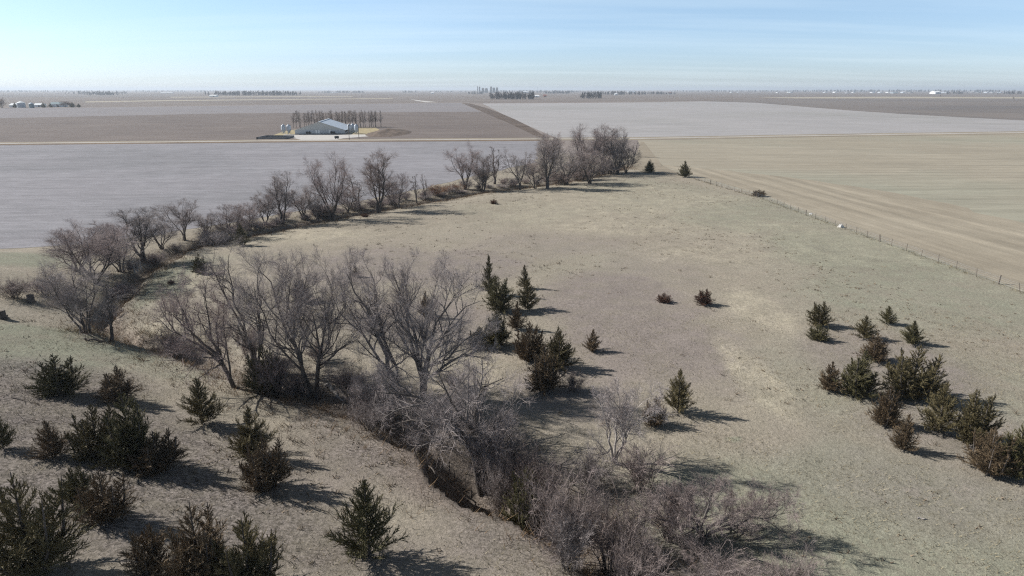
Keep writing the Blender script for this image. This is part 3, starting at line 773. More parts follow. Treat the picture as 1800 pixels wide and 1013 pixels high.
# ------------------------------------------------------------------ the big bare trees near the creek: stems measured one by one
def big_tree(seed, base, stems, r, spec, barkm, twigm, label, group='bare trees along the near creek', depth=0.28, tall=0.88):
    g = np.random.default_rng(seed)
    bx, by, bz = at(*base)
    bz = float(height(bx, by)) - 0.1
    root = empty('bare_tree', (bx, by, bz)); tag(root, label, 'tree', group)
    out = []
    for st in stems:
        st = [(px, base[1] + (py - base[1]) * tall) for px, py in st]
        dy = g.normal() * depth; pts = [(0, 0, -0.15)]
        for i, (px, py) in enumerate(st):
            # point of the stem at its own depth, a few decimetres to metres before or behind the base
            k = (i + 1) / len(st); yy = by + dy * k * 6
            d = ray(px, py); t = yy / d[1]
            pts.append((d[0] * t - bx, yy - by, CAMH + d[2] * t - bz))
        out.append(pts)
    r *= .85
    rad = [r * (0.75 + .5 * g.random()) for _ in out]
    rad[0] = r * 1.2
    tm, cr = bare_meshes(out, rad, g, spec, barkm, twigm)
    for t in tm: link('trunk', t, root)
    link('crown', cr, root)
    return root
SP = dict(n1=11, n2=8, n3=7, n4=9, l1=.44, a1=40, up1=.05, rt=.0060, t0=.25, l2=.6, l3=.7, l4=.9, kink=.012)
big_tree(901, (412, 681), [[(405, 655), (385, 625), (350, 590), (320, 530), (305, 480)], [(402, 650), (390, 620), (372, 575), (362, 520), (350, 478)], [(400, 648), (370, 612), (330, 588), (295, 560), (280, 520)], [(404, 650), (398, 610), (392, 560), (395, 505)]],
         .20, dict(SP, n1=9, l1=.42), M['darkbark'], M['t_purple'], 'leaning bare tree with crooked dark trunk at the edge of the clearing')
big_tree(902, (452, 655), [[(440, 600), (425, 560), (405, 520), (385, 480), (360, 432)], [(446, 600), (428, 555), (412, 505), (405, 460), (402, 420)], [(456, 600), (455, 555), (452, 510), (455, 455), (465, 420)], [(458, 600), (458, 560), (475, 530), (505, 500), (530, 470)]],
         .19, dict(SP, n1=8, n4=7, l1=.40), M['darkbark'], M['t_grey'], 'tall open bare tree with two clean dark forks')
big_tree(903, (548, 692), [[(530, 640), (512, 580), (495, 545), (480, 500), (455, 445)], [(534, 650), (518, 590), (505, 545), (505, 490), (510, 440)], [(528, 650), (500, 610), (470, 560), (450, 510), (445, 470)], [(535, 650), (522, 600), (512, 555), (530, 510), (540, 455)]],
         .22, dict(SP, l1=.40, n1=9), M['darkbark'], M['t_grey'], 'tall bare tree slanting away from its fan-shaped neighbour')
big_tree(904, (558, 695), [[(556, 640), (560, 590), (556, 545), (535, 510)], [(558, 640), (566, 590), (570, 540), (580, 490), (575, 455)], [(560, 640), (570, 600), (590, 560), (605, 520), (612, 480)]],
         .19, dict(SP, l1=.42, n1=9), M['darkbark'], M['t_grey'], 'upright bare tree standing between the slanting and the fan-shaped trees')
FAN = [[(690, 650), (672, 600), (650, 555), (630, 510), (610, 470)], [(694, 650), (680, 600), (665, 550), (655, 505), (650, 462)], [(690, 655), (660, 610), (630, 570), (600, 545), (585, 510)]]
big_tree(905, (704, 700), FAN, .26, dict(SP, l1=.42, n1=10), M['bark'], M['t_grey'], 'stout bare tree leaning out on the open side of the fan tree', tall=0.95)
FAN2 = [[(738, 650), (725, 600), (716, 550), (712, 500), (705, 455)], [(740, 650), (735, 600), (722, 545), (700, 500), (690, 470)], [(742, 655), (742, 610), (750, 560), (760, 515), (770, 470)], [(745, 655), (755, 610), (765, 570), (790, 530), (825, 490)],
        [(748, 660), (765, 640), (795, 620), (825, 590), (850, 555)], [(746, 655), (760, 620), (780, 580), (800, 545), (845, 520)], [(748, 665), (780, 640), (820, 620), (860, 625)]]
big_tree(906, (742, 700), FAN2, .20, dict(SP, l1=.40, n1=9, n4=8), M['bark'], M['t_pale'], 'large many-stemmed bare tree spreading like a fan', tall=0.95)
big_tree(907, (846, 792), [[(825, 765), (790, 735), (750, 705), (705, 690), (665, 690)], [(832, 760), (808, 725), (788, 690), (770, 655)], [(842, 760), (838, 725), (840, 700), (855, 680), (885, 665)], [(822, 770), (785, 750), (738, 738), (695, 745)], [(850, 765), (862, 750), (875, 735), (895, 725)]],
         .30, dict(SP, l1=.42, n1=9, n3=7, n4=6, up1=.0, up2=.03), M['darkbark'], M['t_grey'], 'dense twiggy bare tree overhanging the dark gully', depth=.55, tall=1.0)
big_tree(908, (690, 735), [[(680, 710), (665, 690), (645, 680), (630, 700)], [(682, 705), (680, 670), (665, 645), (640, 655)], [(690, 705), (700, 670), (690, 640)]],
         .12, dict(SP, l1=.50, n1=10, up1=-.04, up2=-.06, up3=-.06), M['bark'], M['t_grey'], 'drooping grey twiggy tree at the foot of the fan tree')
big_tree(909, (1082, 815), [[(1074, 780), (1070, 745), (1062, 715), (1050, 685)], [(1080, 780), (1085, 740), (1090, 700), (1085, 665)], [(1092, 785), (1100, 750), (1110, 715), (1140, 685)], [(1090, 780), (1105, 750), (1130, 720), (1165, 710)]],
         .12, dict(SP, l1=.44, n1=9, n4=5), M['palebark'], M['t_pale'], 'whitish bare tree with crooked limbs above pink brush')
big_tree(910, (1235, 955), [[(1230, 928), (1220, 907), (1195, 884), (1170, 863)], [(1236, 928), (1240, 901), (1245, 876), (1250, 855)], [(1242, 928), (1265, 909), (1300, 887), (1340, 874)], [(1245, 930), (1285, 917), (1340, 903), (1390, 893)], [(1228, 930), (1190, 920), (1150, 907), (1110, 898)], [(1240, 934), (1270, 928), (1320, 922), (1360, 920)], [(1238, 928), (1220, 901), (1215, 874), (1205, 852)]],
         .13, dict(SP, l1=.46, n1=10, n4=8, rt=.0068), M['bark'], M['t_pink'], 'wide pinkish bare tree crown at the bottom edge casting a feathery shadow')

# near brush
BR = 'brush thickets in the near gully'
for v, px, base, top, w, tw, lab in [
    (0, 1000, 975, 800, 170, 't_pink', 'tall pinkish brush thicket filling the gully beside the green cedar'),
    (2, 1075, 985, 835, 150, 't_brown', 'dark brown brush between two pinkish thickets'),
    (1, 1130, 872, 778, 110, 't_pink', 'pink brush standing under the whitish tree'),
    (0, 1180, 960, 850, 120, 't_pink', 'pink-grey brush behind the wide bottom tree'),
    (2, 930, 850, 770, 110, 't_brown', 'brown brush on the lit gully bank'),
    (1, 860, 800, 725, 110, 't_grey', 'grey brush beside the gully tree trunk'),
    (2, 1400, 1060, 970, 130, 't_pink', 'reddish brush low at the bottom edge'),
    (1, 1120, 1040, 930, 120, 't_pink', 'reddish-pink brush at the bottom edge of the bank'),
    (0, 1040, 870, 780, 110, 't_grey', 'grey brush between the pink thicket and whitish tree'),
    (0, 480, 690, 590, 95, 't_purple', 'purple-brown brush under the forked bare trees'),
    (1, 440, 640, 560, 70, 't_purple', 'reddish brush behind the leaning tree'),
    (2, 610, 700, 630, 90, 't_brown', 'dark brush between the slanting tree and fan tree'),
    (0, 300, 615, 565, 80, 't_purple', 'low purple brush in the creek bend'),
    (1, 800, 690, 650, 70, 't_grey', 'sparse grey brush behind the gully tree'),
    (0, 1010, 690, 650, 60, 't_brown', 'sparse brown sprigs near the rusty cedar'),
    (2, 650, 760, 700, 80, 't_grey', 'grey brush at the shaded creek edge'),
    (2, 1270, 1065, 965, 170, 't_pink', 'reddish-grey brush under the wide low tree at the bottom edge'),
    (0, 875, 838, 772, 80, 't_grey', 'grey brush on the far lip of the dark gully'),
    (2, 905, 838, 780, 80, 't_brown', 'dark brown brush at the foot of the gully tree'),
    (1, 950, 890, 800, 100, 't_pink', 'pinkish brush behind the green gully cedar'),
    (2, 640, 735, 665, 90, 't_grey', 'pale grey brush in front of the fan tree'),
    (0, 520, 690, 640, 80, 't_brown', 'low dark brush between the two slanting trunks'),
    (1, 1000, 1010, 900, 100, 't_grey', 'grey brush on the bank edge at the bottom'),
    (0, 560, 640, 590, 60, 't_brown', 'small brown brush behind the upright bare tree beside the fan tree'),
]:
    x, y, z = at(px, base); h = px_h(x, y, z, top); w_ = px_w(y, z, w)
    y += w_ * .12; place_brush(v, x, y, float(height(x, y)), h, w_, tw, lab, BR)

# ------------------------------------------------------------------ creek tree line
TL = 'bare trees along the far creek'
def tl(form, v, px, base, top, w, tw, bk, lab):
    x, y, z = at(px, base); h = px_h(x, y, z, top); place_tree(form, v, x, y, z, h, px_w(y, z, w) * 1.25, tw, bk, lab, group=TL)
for a in [
    ('round', 0, 150, 585, 446, 120, 't_grey', 'darkbark', 'grey many-stemmed bare tree where the creek bends'),
    ('sapling', 0, 196, 600, 500, 50, 't_grey', 'darkbark', 'thin upright saplings beside the bend tree'),
    ('round', 1, 170, 500, 383, 115, 't_purple', 'darkbark', 'reddish fan-shaped bare tree at the end of the creek line'),
    ('round', 0, 212, 478, 392, 85, 't_grey', 'darkbark', 'grey rounded bare tree behind the bend tree'),
    ('tall', 0, 250, 462, 356, 80, 't_grey', 'darkbark', 'grey tall bare tree next to the reddish fan tree'),
    ('open', 0, 325, 422, 345, 75, 't_brown', 'darkbark', 'open dark-limbed bare tree standing clear in the line'),
    ('round', 1, 410, 420, 354, 56, 't_purple', 'darkbark', 'round purplish bare tree behind the dark cedar'),
    ('round', 0, 468, 396, 330, 52, 't_brown', 'darkbark', 'small round bare tree beside a taller slim one'),
    ('tall', 1, 497, 394, 297, 56, 't_grey', 'darkbark', 'slim tall bare tree between two round ones'),
    ('vase', 1, 533, 386, 321, 52, 't_brown', 'darkbark', 'short dark bare tree next to the great vase-shaped one'),
    ('vase', 0, 584, 388, 263, 84, 't_purple', 'darkbark', 'great vase-shaped bare tree with dark forked trunk'),
    ('sapling', 0, 632, 366, 306, 48, 't_grey', 'bark', 'thin pale bare tree between the two tallest trees'),
    ('tall', 0, 668, 374, 257, 62, 't_brown', 'darkbark', 'dense dark columnar bare tree, tallest of the line'),
    ('round', 1, 697, 364, 300, 52, 't_purple', 'darkbark', 'purple rounded bare tree touching the dense columnar one'),
    ('sapling', 0, 733, 357, 305, 22, 't_brown', 'darkbark', 'thin bare sapling in the gap, nearer the purple tree'),
    ('sapling', 0, 748, 352, 305, 18, 't_brown', 'darkbark', 'thin bare sapling in the gap, nearer the open crown'),
    ('open', 1, 819, 334, 244, 66, 't_purple', 'darkbark', 'bare tree with domed open crown before the grey field'),
    ('open', 0, 852, 337, 262, 56, 't_brown', 'darkbark', 'dark bare tree beside the domed one'),
    ('sapling', 0, 869, 324, 257, 36, 't_purple', 'darkbark', 'thin bare tree with feathery top'),
    ('open', 1, 914, 334, 254, 62, 't_grey', 'darkbark', 'light spreading bare tree before the clump'),
    ('tall', 1, 962, 332, 232, 58, 't_grey', 'darkbark', 'dark-trunked bare tree at the front of the clump'),
    ('round', 0, 972, 305, 228, 50, 't_purple', 'darkbark', 'reddish bare tree at the back of the clump'),
    ('vase', 1, 996, 325, 250, 60, 't_grey', 'darkbark', 'grey bare tree behind the dark-trunked one in the clump'),
    ('vase', 0, 1032, 310, 212, 70, 't_purple', 'darkbark', 'purplish tallest bare tree of the clump'),
    ('round', 1, 1036, 323, 258, 58, 't_pink', 'darkbark', 'pinkish bare tree with three dark stems before the clump'),
    ('tall', 0, 1062, 306, 214, 60, 't_grey', 'darkbark', 'grey tall bare tree in the middle of the clump'),
    ('round', 0, 1086, 306, 222, 56, 't_grey', 'darkbark', 'broad grey bare tree near the end of the clump'),
    ('round', 1, 1100, 305, 255, 40, 't_brown', 'darkbark', 'low brown bare tree at the very end of the clump'),
    ('round', 0, 1012, 318, 265, 50, 't_brown', 'darkbark', 'low brown bare tree inside the clump beside three dark stems'),
    ('round', 1, 136, 478, 402, 84, 't_grey', 'darkbark', 'low grey bare tree at the outer end of the creek line'),
    ('round', 0, 188, 455, 384, 84, 't_purple', 'darkbark', 'purplish low bare tree behind the reddish fan-shaped one'),
    ('round', 1, 284, 438, 372, 62, 't_grey', 'darkbark', 'grey bare tree between the tall grey and the open dark-limbed one'),
    ('round', 0, 366, 414, 372, 46, 't_grey', 'darkbark', 'small pale bare tree between open dark-limbed and round purplish ones'),
    ('round', 1, 438, 406, 352, 44, 't_purple', 'darkbark', 'small purplish bare tree just past the dark cedar'),
    ('round', 0, 558, 386, 334, 44, 't_grey', 'darkbark', 'small grey bare tree crowding the great vase-shaped one'),
    ('round', 1, 612, 374, 322, 46, 't_purple', 'darkbark', 'purplish bare tree under the crown edge of the vase-shaped one'),
    ('round', 0, 845, 336, 288, 40, 't_grey', 'darkbark', 'low grey bare tree under the domed one'),
    ('round', 1, 940, 332, 280, 44, 't_purple', 'darkbark', 'low purplish bare tree filling the gap before the clump'),
    ('sapling', 0, 1114, 276, 248, 22, 't_pink', 'bark', 'small rusty bare tree behind the end of the clump'),
]: tl(*a)
# low brush along the far creek
g_ = np.random.default_rng(77)
LB = [('greyish low brush filling the creek bed beneath the trees', 't_grey'), ('purplish low brush filling the creek bed beneath the trees', 't_purple')]
pts_ = np.array(CREEK_PX[13:-1], float)
seg = np.r_[0, np.cumsum(np.linalg.norm(np.diff(pts_, axis=0), axis=1))]
for k in range(62):
    s_ = (k + g_.random()) / 62 * seg[-1]
    px = np.interp(s_, seg, pts_[:, 0]); py = np.interp(s_, seg, pts_[:, 1])
    sc_ = np.interp(py, [290, 430, 560], [0.45, 0.75, 1.0])
    py2 = py + g_.normal() * 3 * sc_ - 1; px2 = px + g_.normal() * 6
    x, y, z = at(px2, py2); lab, tw = LB[k % 2]
    if px < 330 and k % 3: continue
    place_brush(k, x, y, z - .1, (1.6 + 2.4 * g_.random() ** 2), 3.4 + 3.2 * g_.random(), tw, lab, 'low brush in the far creek bed, ' + ('greyish' if k % 2 == 0 else 'purplish'))
for v, px, base, top, w, tw, lab in [
    (0, 25, 525, 480, 80, 't_brown', 'dark tangled brush touching the picture edge below the grey field'),
    (2, 80, 520, 476, 80, 't_purple', 'reddish-brown brush beside the stump'),
    (1, 115, 535, 492, 60, 't_grey', 'grey brush between the stump and the bend tree'),
    (1, 375, 430, 400, 60, 't_grey', 'pale thin brush beside the dark cedar'),
    (1, 770, 345, 322, 50, 't_rust', 'rusty low brush under the gap in the tree line'),
    (0, 800, 338, 318, 46, 't_rust', 'rusty low brush below the domed bare tree'),
    (1, 575, 383, 352, 60, 't_brown', 'dark brush around the foot of the great vase-shaped tree'),
    (0, 985, 325, 290, 60, 't_brown', 'dense brown understorey at the front of the clump'),
    (2, 1020, 318, 285, 70, 't_brown', 'dense brown understorey in the middle of the clump'),
    (1, 1075, 306, 275, 70, 't_grey', 'dense grey understorey at the end of the clump'),
]:
    x, y, z = at(px, base); place_brush(v, x, y, z, px_h(x, y, z, top), px_w(y, z, w), tw, lab, 'brush along the creek')

# ------------------------------------------------------------------ hog barn and its yard
bx0, by0 = flat(520, 237); bx1, _ = flat(605.5, 237)
BW, BL, EH, RH = bx1 - bx0, 46.0, 2.9, 8.0
barn = empty('hog_barn', ((bx0 + bx1) / 2, by0, 0.09), R_(7)); tag(barn, 'long pale metal hog barn with wide gable facing the gravel yard', 'barn')
hw = BW / 2
part('foundation', MB().box((0, BL / 2, .35), (BW + .1, BL + .1, .7)), M['concrete'], barn)
def wall_box(x0, x1, y0_, y1_, z0, z1): return MB().box(((x0 + x1) / 2, (y0_ + y1_) / 2, (z0 + z1) / 2), (abs(x1 - x0), abs(y1_ - y0_), z1 - z0))
for s in (-1, 1):
    part('side_wall', wall_box(s * hw, s * (hw - .2), .2, BL - .2, .7, EH), M['wallm'], barn)
    cu = part('curtain', wall_box(s * (hw + .03), s * (hw + .005), 3, BL - 3, 1.2, 2.5), M['darkc'], barn)
for y in (0.1, BL - .1):
    part('end_wall', MB().box((0, y, (.7 + EH) / 2), (BW, .2, EH - .7)), M['wallm'], barn)
    m_ = MB()
    V = [(-hw, y - .1, EH), (hw, y - .1, EH), (0, y - .1, RH - .12), (-hw, y + .1, EH), (hw, y + .1, EH), (0, y + .1, RH - .12)]
    m_.add(V, [(0, 3, 4, 1), (1, 4, 5, 2), (2, 5, 3, 0)], [(0, 1, 2), (3, 5, 4)])
    part('gable', m_, M['gablem'], barn)
for s in (-1, 1):
    m_ = MB(); o_ = .7; sl = (RH - EH) / hw
    e = hw + o_; ez = EH - o_ * sl
    V = [(0, -o_, RH), (s * e, -o_, ez), (s * e, BL + o_, ez), (0, BL + o_, RH)]
    V = V + [(x, y, z - .14) for x, y, z in V]
    m_.add(V, [(0, 1, 2, 3), (7, 6, 5, 4), (0, 4, 5, 1), (1, 5, 6, 2), (2, 6, 7, 3), (3, 7, 4, 0)])
    ro = part('roof', m_, M['roofm'], barn)
    part('ridge_cap', MB().box((s * .3, BL / 2, RH + .03), (.6, BL + 1.4, .1)), M['roofm'], ro)
for x in (-2.2, -0.6, 6.2):
    d_ = part('door', MB().box((x, -.05, 1.75), (1.1, .1, 2.1)), M['door'], barn)
    part('handle', MB().box((x + .4, -.14, 1.7), (.1, .08, .1)), M['darkc'], d_)
for x in (-8.0, -6.4, 7.2, 8.8):
    f_ = part('exhaust_fan', MB().lathe([(.01, 0), (.7, 0), (.75, .5), (.62, .5), (.6, .1), (.01, .1)], (0, 0, 0)), M['darkc'], barn)
    f_.rotation_euler = (R_(90), 0, 0); f_.location = (x, -.02, 1.3)
def feed_bin(px, base, label, sc=1.0):
    x, y = flat(px, base)
    r = empty('feed_bin', (x, y, .085), 0, (sc, sc, sc)); tag(r, label, 'feed bin', 'feed bins beside the hog barn')
    part('tank', MB().lathe([(1.35, 2.6), (1.38, 2.7), (1.38, 5.2), (1.35, 5.3)], S=18), M['steel'], r, True)
    part('hopper', MB().lathe([(1.35, 2.6), (.22, .75), (.2, .6), (.01, .6)], S=18), M['steel'], r, True)
    rf = part('bin_roof', MB().lathe([(1.45, 5.25), (1.4, 5.32), (.25, 6.2), (.25, 6.4), (.01, 6.45)], S=18), M['steel'], r, True)
    for k in range(4):
        a = math.pi / 4 + k * math.pi / 2
        part('leg', MB().box((1.3 * math.cos(a), 1.3 * math.sin(a), 1.5), (.14, .14, 3.0)), M['steel'], r)
    part('ladder', MB().box((0, -1.46, 3.2), (.4, .06, 5.6)), M['steel'], r)
feed_bin(499, 236.6, 'outer galvanised feed bin of the pair at the open yard end')
feed_bin(508.5, 236.4, 'inner galvanised feed bin of the pair at the open yard end')
feed_bin(614.5, 235.6, 'galvanised feed bin nearest the barn corner')
feed_bin(620.5, 234.6, 'galvanised feed bin half hidden between two others')
feed_bin(627, 236.0, 'galvanised feed bin beside the soil mound')
# low concrete pit, tank, pole
x, y = flat(485, 243)
pit = empty('concrete_pit', (x, y, .05)); tag(pit, 'low dark concrete pit wall beside the gravel yard', 'pit')
w_, l_ = 17.0, 16.0
for cx_, cy_, dx, dy in ((0, -l_ / 2, w_, .3), (0, l_ / 2, w_, .3), (-w_ / 2 + .15, 0, .3, l_ - .3), (w_ / 2 - .15, 0, .3, l_ - .3)):
    part('pit_wall', MB().box((cx_, cy_, .55), (dx, dy, 1.1)), M['concrete'], pit)
part('pit_floor', MB().box((0, 0, .12), (w_ - .7, l_ - .4, .2)), M['darkc'], pit)
x, y = flat(592, 244.6)
tk = empty('fuel_tank', (x, y, .09)); tag(tk, 'small dark tank on skids at the yard edge', 'tank')
b_ = part('tank_shell', MB().lathe([(.01, -1.3), (.6, -1.2), (.7, -.9), (.7, .9), (.6, 1.2), (.01, 1.3)]), M['darkc'], tk, True); b_.rotation_euler = (0, R_(90), 0); b_.location = (0, 0, 1.0)
for s in (-1, 1): part('skid', MB().box((s * .7, 0, .2), (.2, 1.2, .4)), M['wood'], tk)
def pole(px, base, h, label):
    x, y = flat(px, base); r = empty('utility_pole', (x, y, .03)); tag(r, label, 'pole', 'utility poles along the road')
    part('post', MB().lathe([(.19, 0), (.13, h), (.01, h)], S=8), M['wood'], r); part('crossarm', MB().box((0, -.18, h - .6), (2.4, .12, .14)), M['wood'], r)
pole(631, 244, 9.0, 'wooden utility pole before the feed bins')
pole(614, 246, 8.5, 'wooden utility pole at the yard entrance')
# dark box and marker by the road
x, y = flat(452.5, 247); bb = empty('culvert_marker', (x, y, .06)); tag(bb, 'small dark bush-like marker beside the road bank', 'marker')
part('board', MB().box((0, 0, 1.1), (1.0, .3, 1.0)), M['darkc'], bb); part('leg', MB().box((-.3, 0, .3), (.12, .12, .6)), M['wood'], bb); part('leg', MB().box((.3, 0, .3), (.12, .12, .6)), M['wood'], bb)

# windbreak poplars behind the barn
xk = list(np.linspace(520, 668, 42))
for k, px in enumerate(xk):
    px += g_.normal() * 1.8
    x, y = flat(px, 224.3 + g_.normal() * .7); h = px_h(x, y, 0, 192 + 6 * g_.random())
    r = place_tree('pole', k, x, y, 0.03, h, 4.6 + 1.6 * g_.random(), ('t_pink', 't_pale')[k % 2], 'polebark', 'slim bare poplar in the windbreak row behind the hog barn', name='poplar_tree', group='windbreak poplars behind the hog barn')
    r.rotation_euler = (0.02 * g_.normal(), -.06 + .03 * g_.normal(), r.rotation_euler[2])

# ------------------------------------------------------------------ far farmsteads, groves, elevator, town
def grove_mesh(x0, x1, dpt, h, n, seed, fat=1.0):
    g = np.random.default_rng(seed); L = []
    xs_ = g.uniform(x0, x1, n); ys_ = g.uniform(-dpt / 2, dpt / 2, n); hh = h * (.6 + .5 * g.random(n))
    P = np.zeros((n, 3, 3)); P[:, :, 0] = xs_[:, None]; P[:, :, 1] = ys_[:, None]; P[:, :, 2] = hh[:, None] * np.array([0, .4, .85])[None]
    P[:, 1:, :2] += g.normal(size=(n, 2, 2)) * h * .02
    n_k = 0
    Rr = (hh * .022)[:, None] * np.array([1, .7, .25])[None] * fat
    p1, r1 = grow(P, Rr, 10, .08, 1, 40, lambda t: .42 * (1 - .4 * t), 3, .08, .12, .03, g)
    p2, r2 = grow(p1, r1, 6, .1, 1, 42, lambda t: .6 + 0 * t, 2, .05, .12, .03, g)
    r2 = np.maximum(r2, h * .012 * fat)
    return join([tubes(P, Rr, 4), tubes(p1, np.maximum(r1, h * .012 * fat), 3, True), tubes(p2, r2, 3, True)], 'grove', M['farbark'], g)
def grove(pa, pb, base, top, dpt, n, label, seed, fat=1.3):
    n = int(n * (1.6 if fat > 1.7 else 1.5)); fat = fat * 2.3 if fat > 1.7 else fat * 1.5
    xa, y = flat(pa, base); xb, _ = flat(pb, base); xm = (xa + xb) / 2
    h = px_h(xm, y, 0, top)
    tag(link('tree_grove', grove_mesh(xa - xm, xb - xm, dpt, h, n, seed, fat), loc=(xm, y + dpt / 2, 0)), label, 'grove', kind='stuff')
grove(360, 512, 168.0, 160.2, 160, 130, 'long dark grove standing far beyond the barn', 1, 1.6)
grove(112, 182, 166.0, 160, 300, 60, 'small grove far beyond the left farmstead', 2, 1.6)
grove(144, 188, 168.0, 162.5, 160, 40, 'nearer low grove beyond the left farmstead', 3, 1.6)
grove(858, 940, 175.0, 162.0, 60, 60, 'grove below the grain elevator', 4, 1.2)
grove(822, 848, 166.0, 161.2, 120, 20, 'small dark grove beside the grain elevator', 5, 1.6)
grove(1022, 1060, 173.5, 163.2, 60, 26, 'dark windbreak grove before the far farmstead', 6, 1.3)
grove(1030, 1138, 167.0, 160.3, 200, 70, 'grove around the far farmstead', 7, 1.6)
grove(1142, 1192, 166.2, 161.2, 150, 36, 'small brown grove at the far farmstead end', 8, 1.5)
grove(960, 1002, 165.0, 160.4, 200, 26, 'grove beyond the elevator town', 9, 1.8)
grove(548, 632, 163.6, 160.0, 400, 50, 'bluish groves on the horizon behind the barn', 10, 2.0)
grove(704, 728, 163.2, 159.3, 300, 14, 'small bluish grove breaking the horizon', 11, 2.0)
grove(735, 860, 162.4, 159.6, 400, 40, 'thin bluish trees along the horizon by the elevator', 12, 2.0)
grove(880, 1010, 163.0, 158.8, 400, 60, 'bluish town trees along the horizon', 13, 2.0)
grove(-200, 110, 162.2, 159.0, 600, 110, 'bluish trees along the horizon above the left farmstead', 14, 2.2)
grove(190, 360, 161.8, 159.0, 600, 60, 'thin bluish trees along the horizon', 15, 2.2)
grove(1200, 1420, 161.8, 158.8, 600, 90, 'bluish trees on the horizon behind the far town', 16, 2.2)
grove(1420, 1640, 161.9, 157.8, 600, 90, 'bluish trees behind white town buildings', 17, 2.2)
grove(1640, 1800, 162.2, 157.8, 500, 70, 'bluish trees behind the white sheds', 18, 2.2)
grove(1674, 1702, 165.6, 161.0, 120, 22, 'dark small grove before the white sheds', 19, 1.6)
grove(1776, 1830, 166.0, 160.0, 120, 30, 'dark grove at the picture edge on the horizon', 20, 1.6)
grove(1000, 1022, 162.4, 159.6, 300, 16, 'thin trees on the horizon between two farmsteads', 21, 2.0)
def shed(px, base, wpx, hpx, dep, roof, label, group, name='farm_building', wall='white', rz=0.0):
    x, y = flat(px, base); w = px_w(y, 0, wpx); h = px_w(y, 0, hpx)
    r = empty(name, (x, y, .05), rz); tag(r, label, 'building', group)
    eh = h * .58
    part('wall', MB().box((0, dep / 2, eh / 2), (w, dep, eh)), M[wall], r)
    m_ = MB(); o_ = .5
    V = [(-w / 2 - o_, -o_, eh + .01), (w / 2 + o_, -o_, eh + .01), (w / 2 + o_, dep + o_, eh + .01), (-w / 2 - o_, dep + o_, eh + .01), (-w / 2 - o_, dep / 2, h), (w / 2 + o_, dep / 2, h)]
    m_.add(V, [(0, 1, 5, 4), (2, 3, 4, 5), (0, 3, 2, 1)], [(1, 2, 5), (3, 0, 4)])
    part('roof', m_, M[roof], r)
    part('door', MB().box((w * .12, -.06, eh * .42), (w * .16, .1, eh * .84)), M['darkc'], r)
    return r
FS = 'farmstead buildings beside the mauve field'
shed(22, 189.2, 11, 7, 14, 'white', 'white shed behind the farmstead bins', FS)
shed(67, 188.6, 15, 6.5, 12, 'white', 'white low shed between two farmstead evergreens', FS)
shed(99, 188.3, 22, 8, 14, 'tealroof', 'long shed with grey-green roof at the farmstead', FS)
def bin_(px, base, d, h, label, mat='steel'):
    x, y = flat(px, base); r = empty('grain_bin', (x, y, .05)); tag(r, label, 'grain bin', 'round grain bins at the farmstead')
    dd, hh = px_w(y, 0, d) / 2, px_w(y, 0, h)
    part('tank', MB().lathe([(dd, 0), (dd, hh * .72)], S=20), M[mat], r, True); part('bin_roof', MB().lathe([(dd * 1.04, hh * .71), (dd * .12, hh), (.01, hh)], S=20), M['steel' if mat != 'steel' else 'white'], r, True)
bin_(38, 189.4, 13, 11, 'large grey round grain bin at the farmstead')
bin_(56, 190, 8, 9.5, 'small dark green round grain bin at the farmstead', 'tealroof')
for k, (px, b, t, w, fm, lab) in enumerate([(27, 190, 180, 7, 'green', 'dark evergreen between white shed and grey bin'), (77, 189.6, 180, 10, 'green', 'dark rounded evergreen before the low white shed'), (89, 189.2, 181.5, 8, 'green', 'dark evergreen beside the long shed'), (128, 189, 180, 11, 'green', 'dark evergreen at the farmstead end'), (139, 189, 182, 8, 'green', 'last small dark evergreen of the farmstead')]):
    x, y = flat(px, b); tr, fo = CED['cone'][k % 2]
    if fo.name not in EXT: EXT[fo.name] = crown_extent(fo)
    ew, eh = EXT[fo.name]; h = px_h(x, y, 0, t); w_ = px_w(y, 0, w)
    r = empty('evergreen_tree', (x, y, .03), k, (w_ / ew, w_ / ew, h / eh)); tag(r, lab, 'tree', 'evergreens at the farmstead'); link('trunk', tr, r); o = link('foliage', fo, r); set_mat(o, M['c_' + fm])
for k, (px, b, t, w, lab) in enumerate([(4, 190.5, 170, 22, 'brown bare tree at the picture edge by the farmstead'), (115, 188.6, 177, 20, 'grey bare tree behind the long farmstead shed'), (124, 188.4, 178.5, 16, 'grey bare tree beside the end evergreens')]):
    x, y = flat(px, b); place_tree('round', k, x, y, .03, px_h(x, y, 0, t), px_w(y, 0, w), 't_brown', 'bark', lab, group='bare trees at the farmstead')
# grain elevator and other far buildings
ex, ey = flat(852, 163.2)
k_ = px_w(ey, 0, 1)
GE = 'tall silos of the grain elevator'
for px, wpx, top, lab in [(839.5, 1.6, 151.3, 'slender tall elevator leg tower on the horizon'), (843, 2.6, 152.2, 'narrow twin silo next to the elevator leg'), (849, 4.5, 154.4, 'first wide silo of the elevator'), (855, 5, 155.0, 'second wide silo of the elevator'), (863, 3.8, 152.0, 'tallest round silo of the elevator'), (868, 4.4, 154.0, 'silo beside the tallest one'), (873.5, 4, 153.6, 'last silo at the end of the elevator')]:
    x, y = flat(px, 163.2); h = px_h(x, y, 0, top); r_ = wpx * k_ / 2
    t_ = empty('grain_silo', (x, y, .05)); tag(t_, lab, 'silo', GE)
    part('tank', MB().lathe([(r_, 0), (r_, h * .93)], S=14), M['concrete'], t_, True); part('bin_roof', MB().lathe([(r_ * 1.02, h * .925), (r_ * .3, h), (.01, h)], S=14), M['concrete'], t_, True)
x, y = flat(945, 163.5); tw_ = empty('radio_mast', (x, y, .05)); tag(tw_, 'thin radio mast above the horizon trees', 'mast')
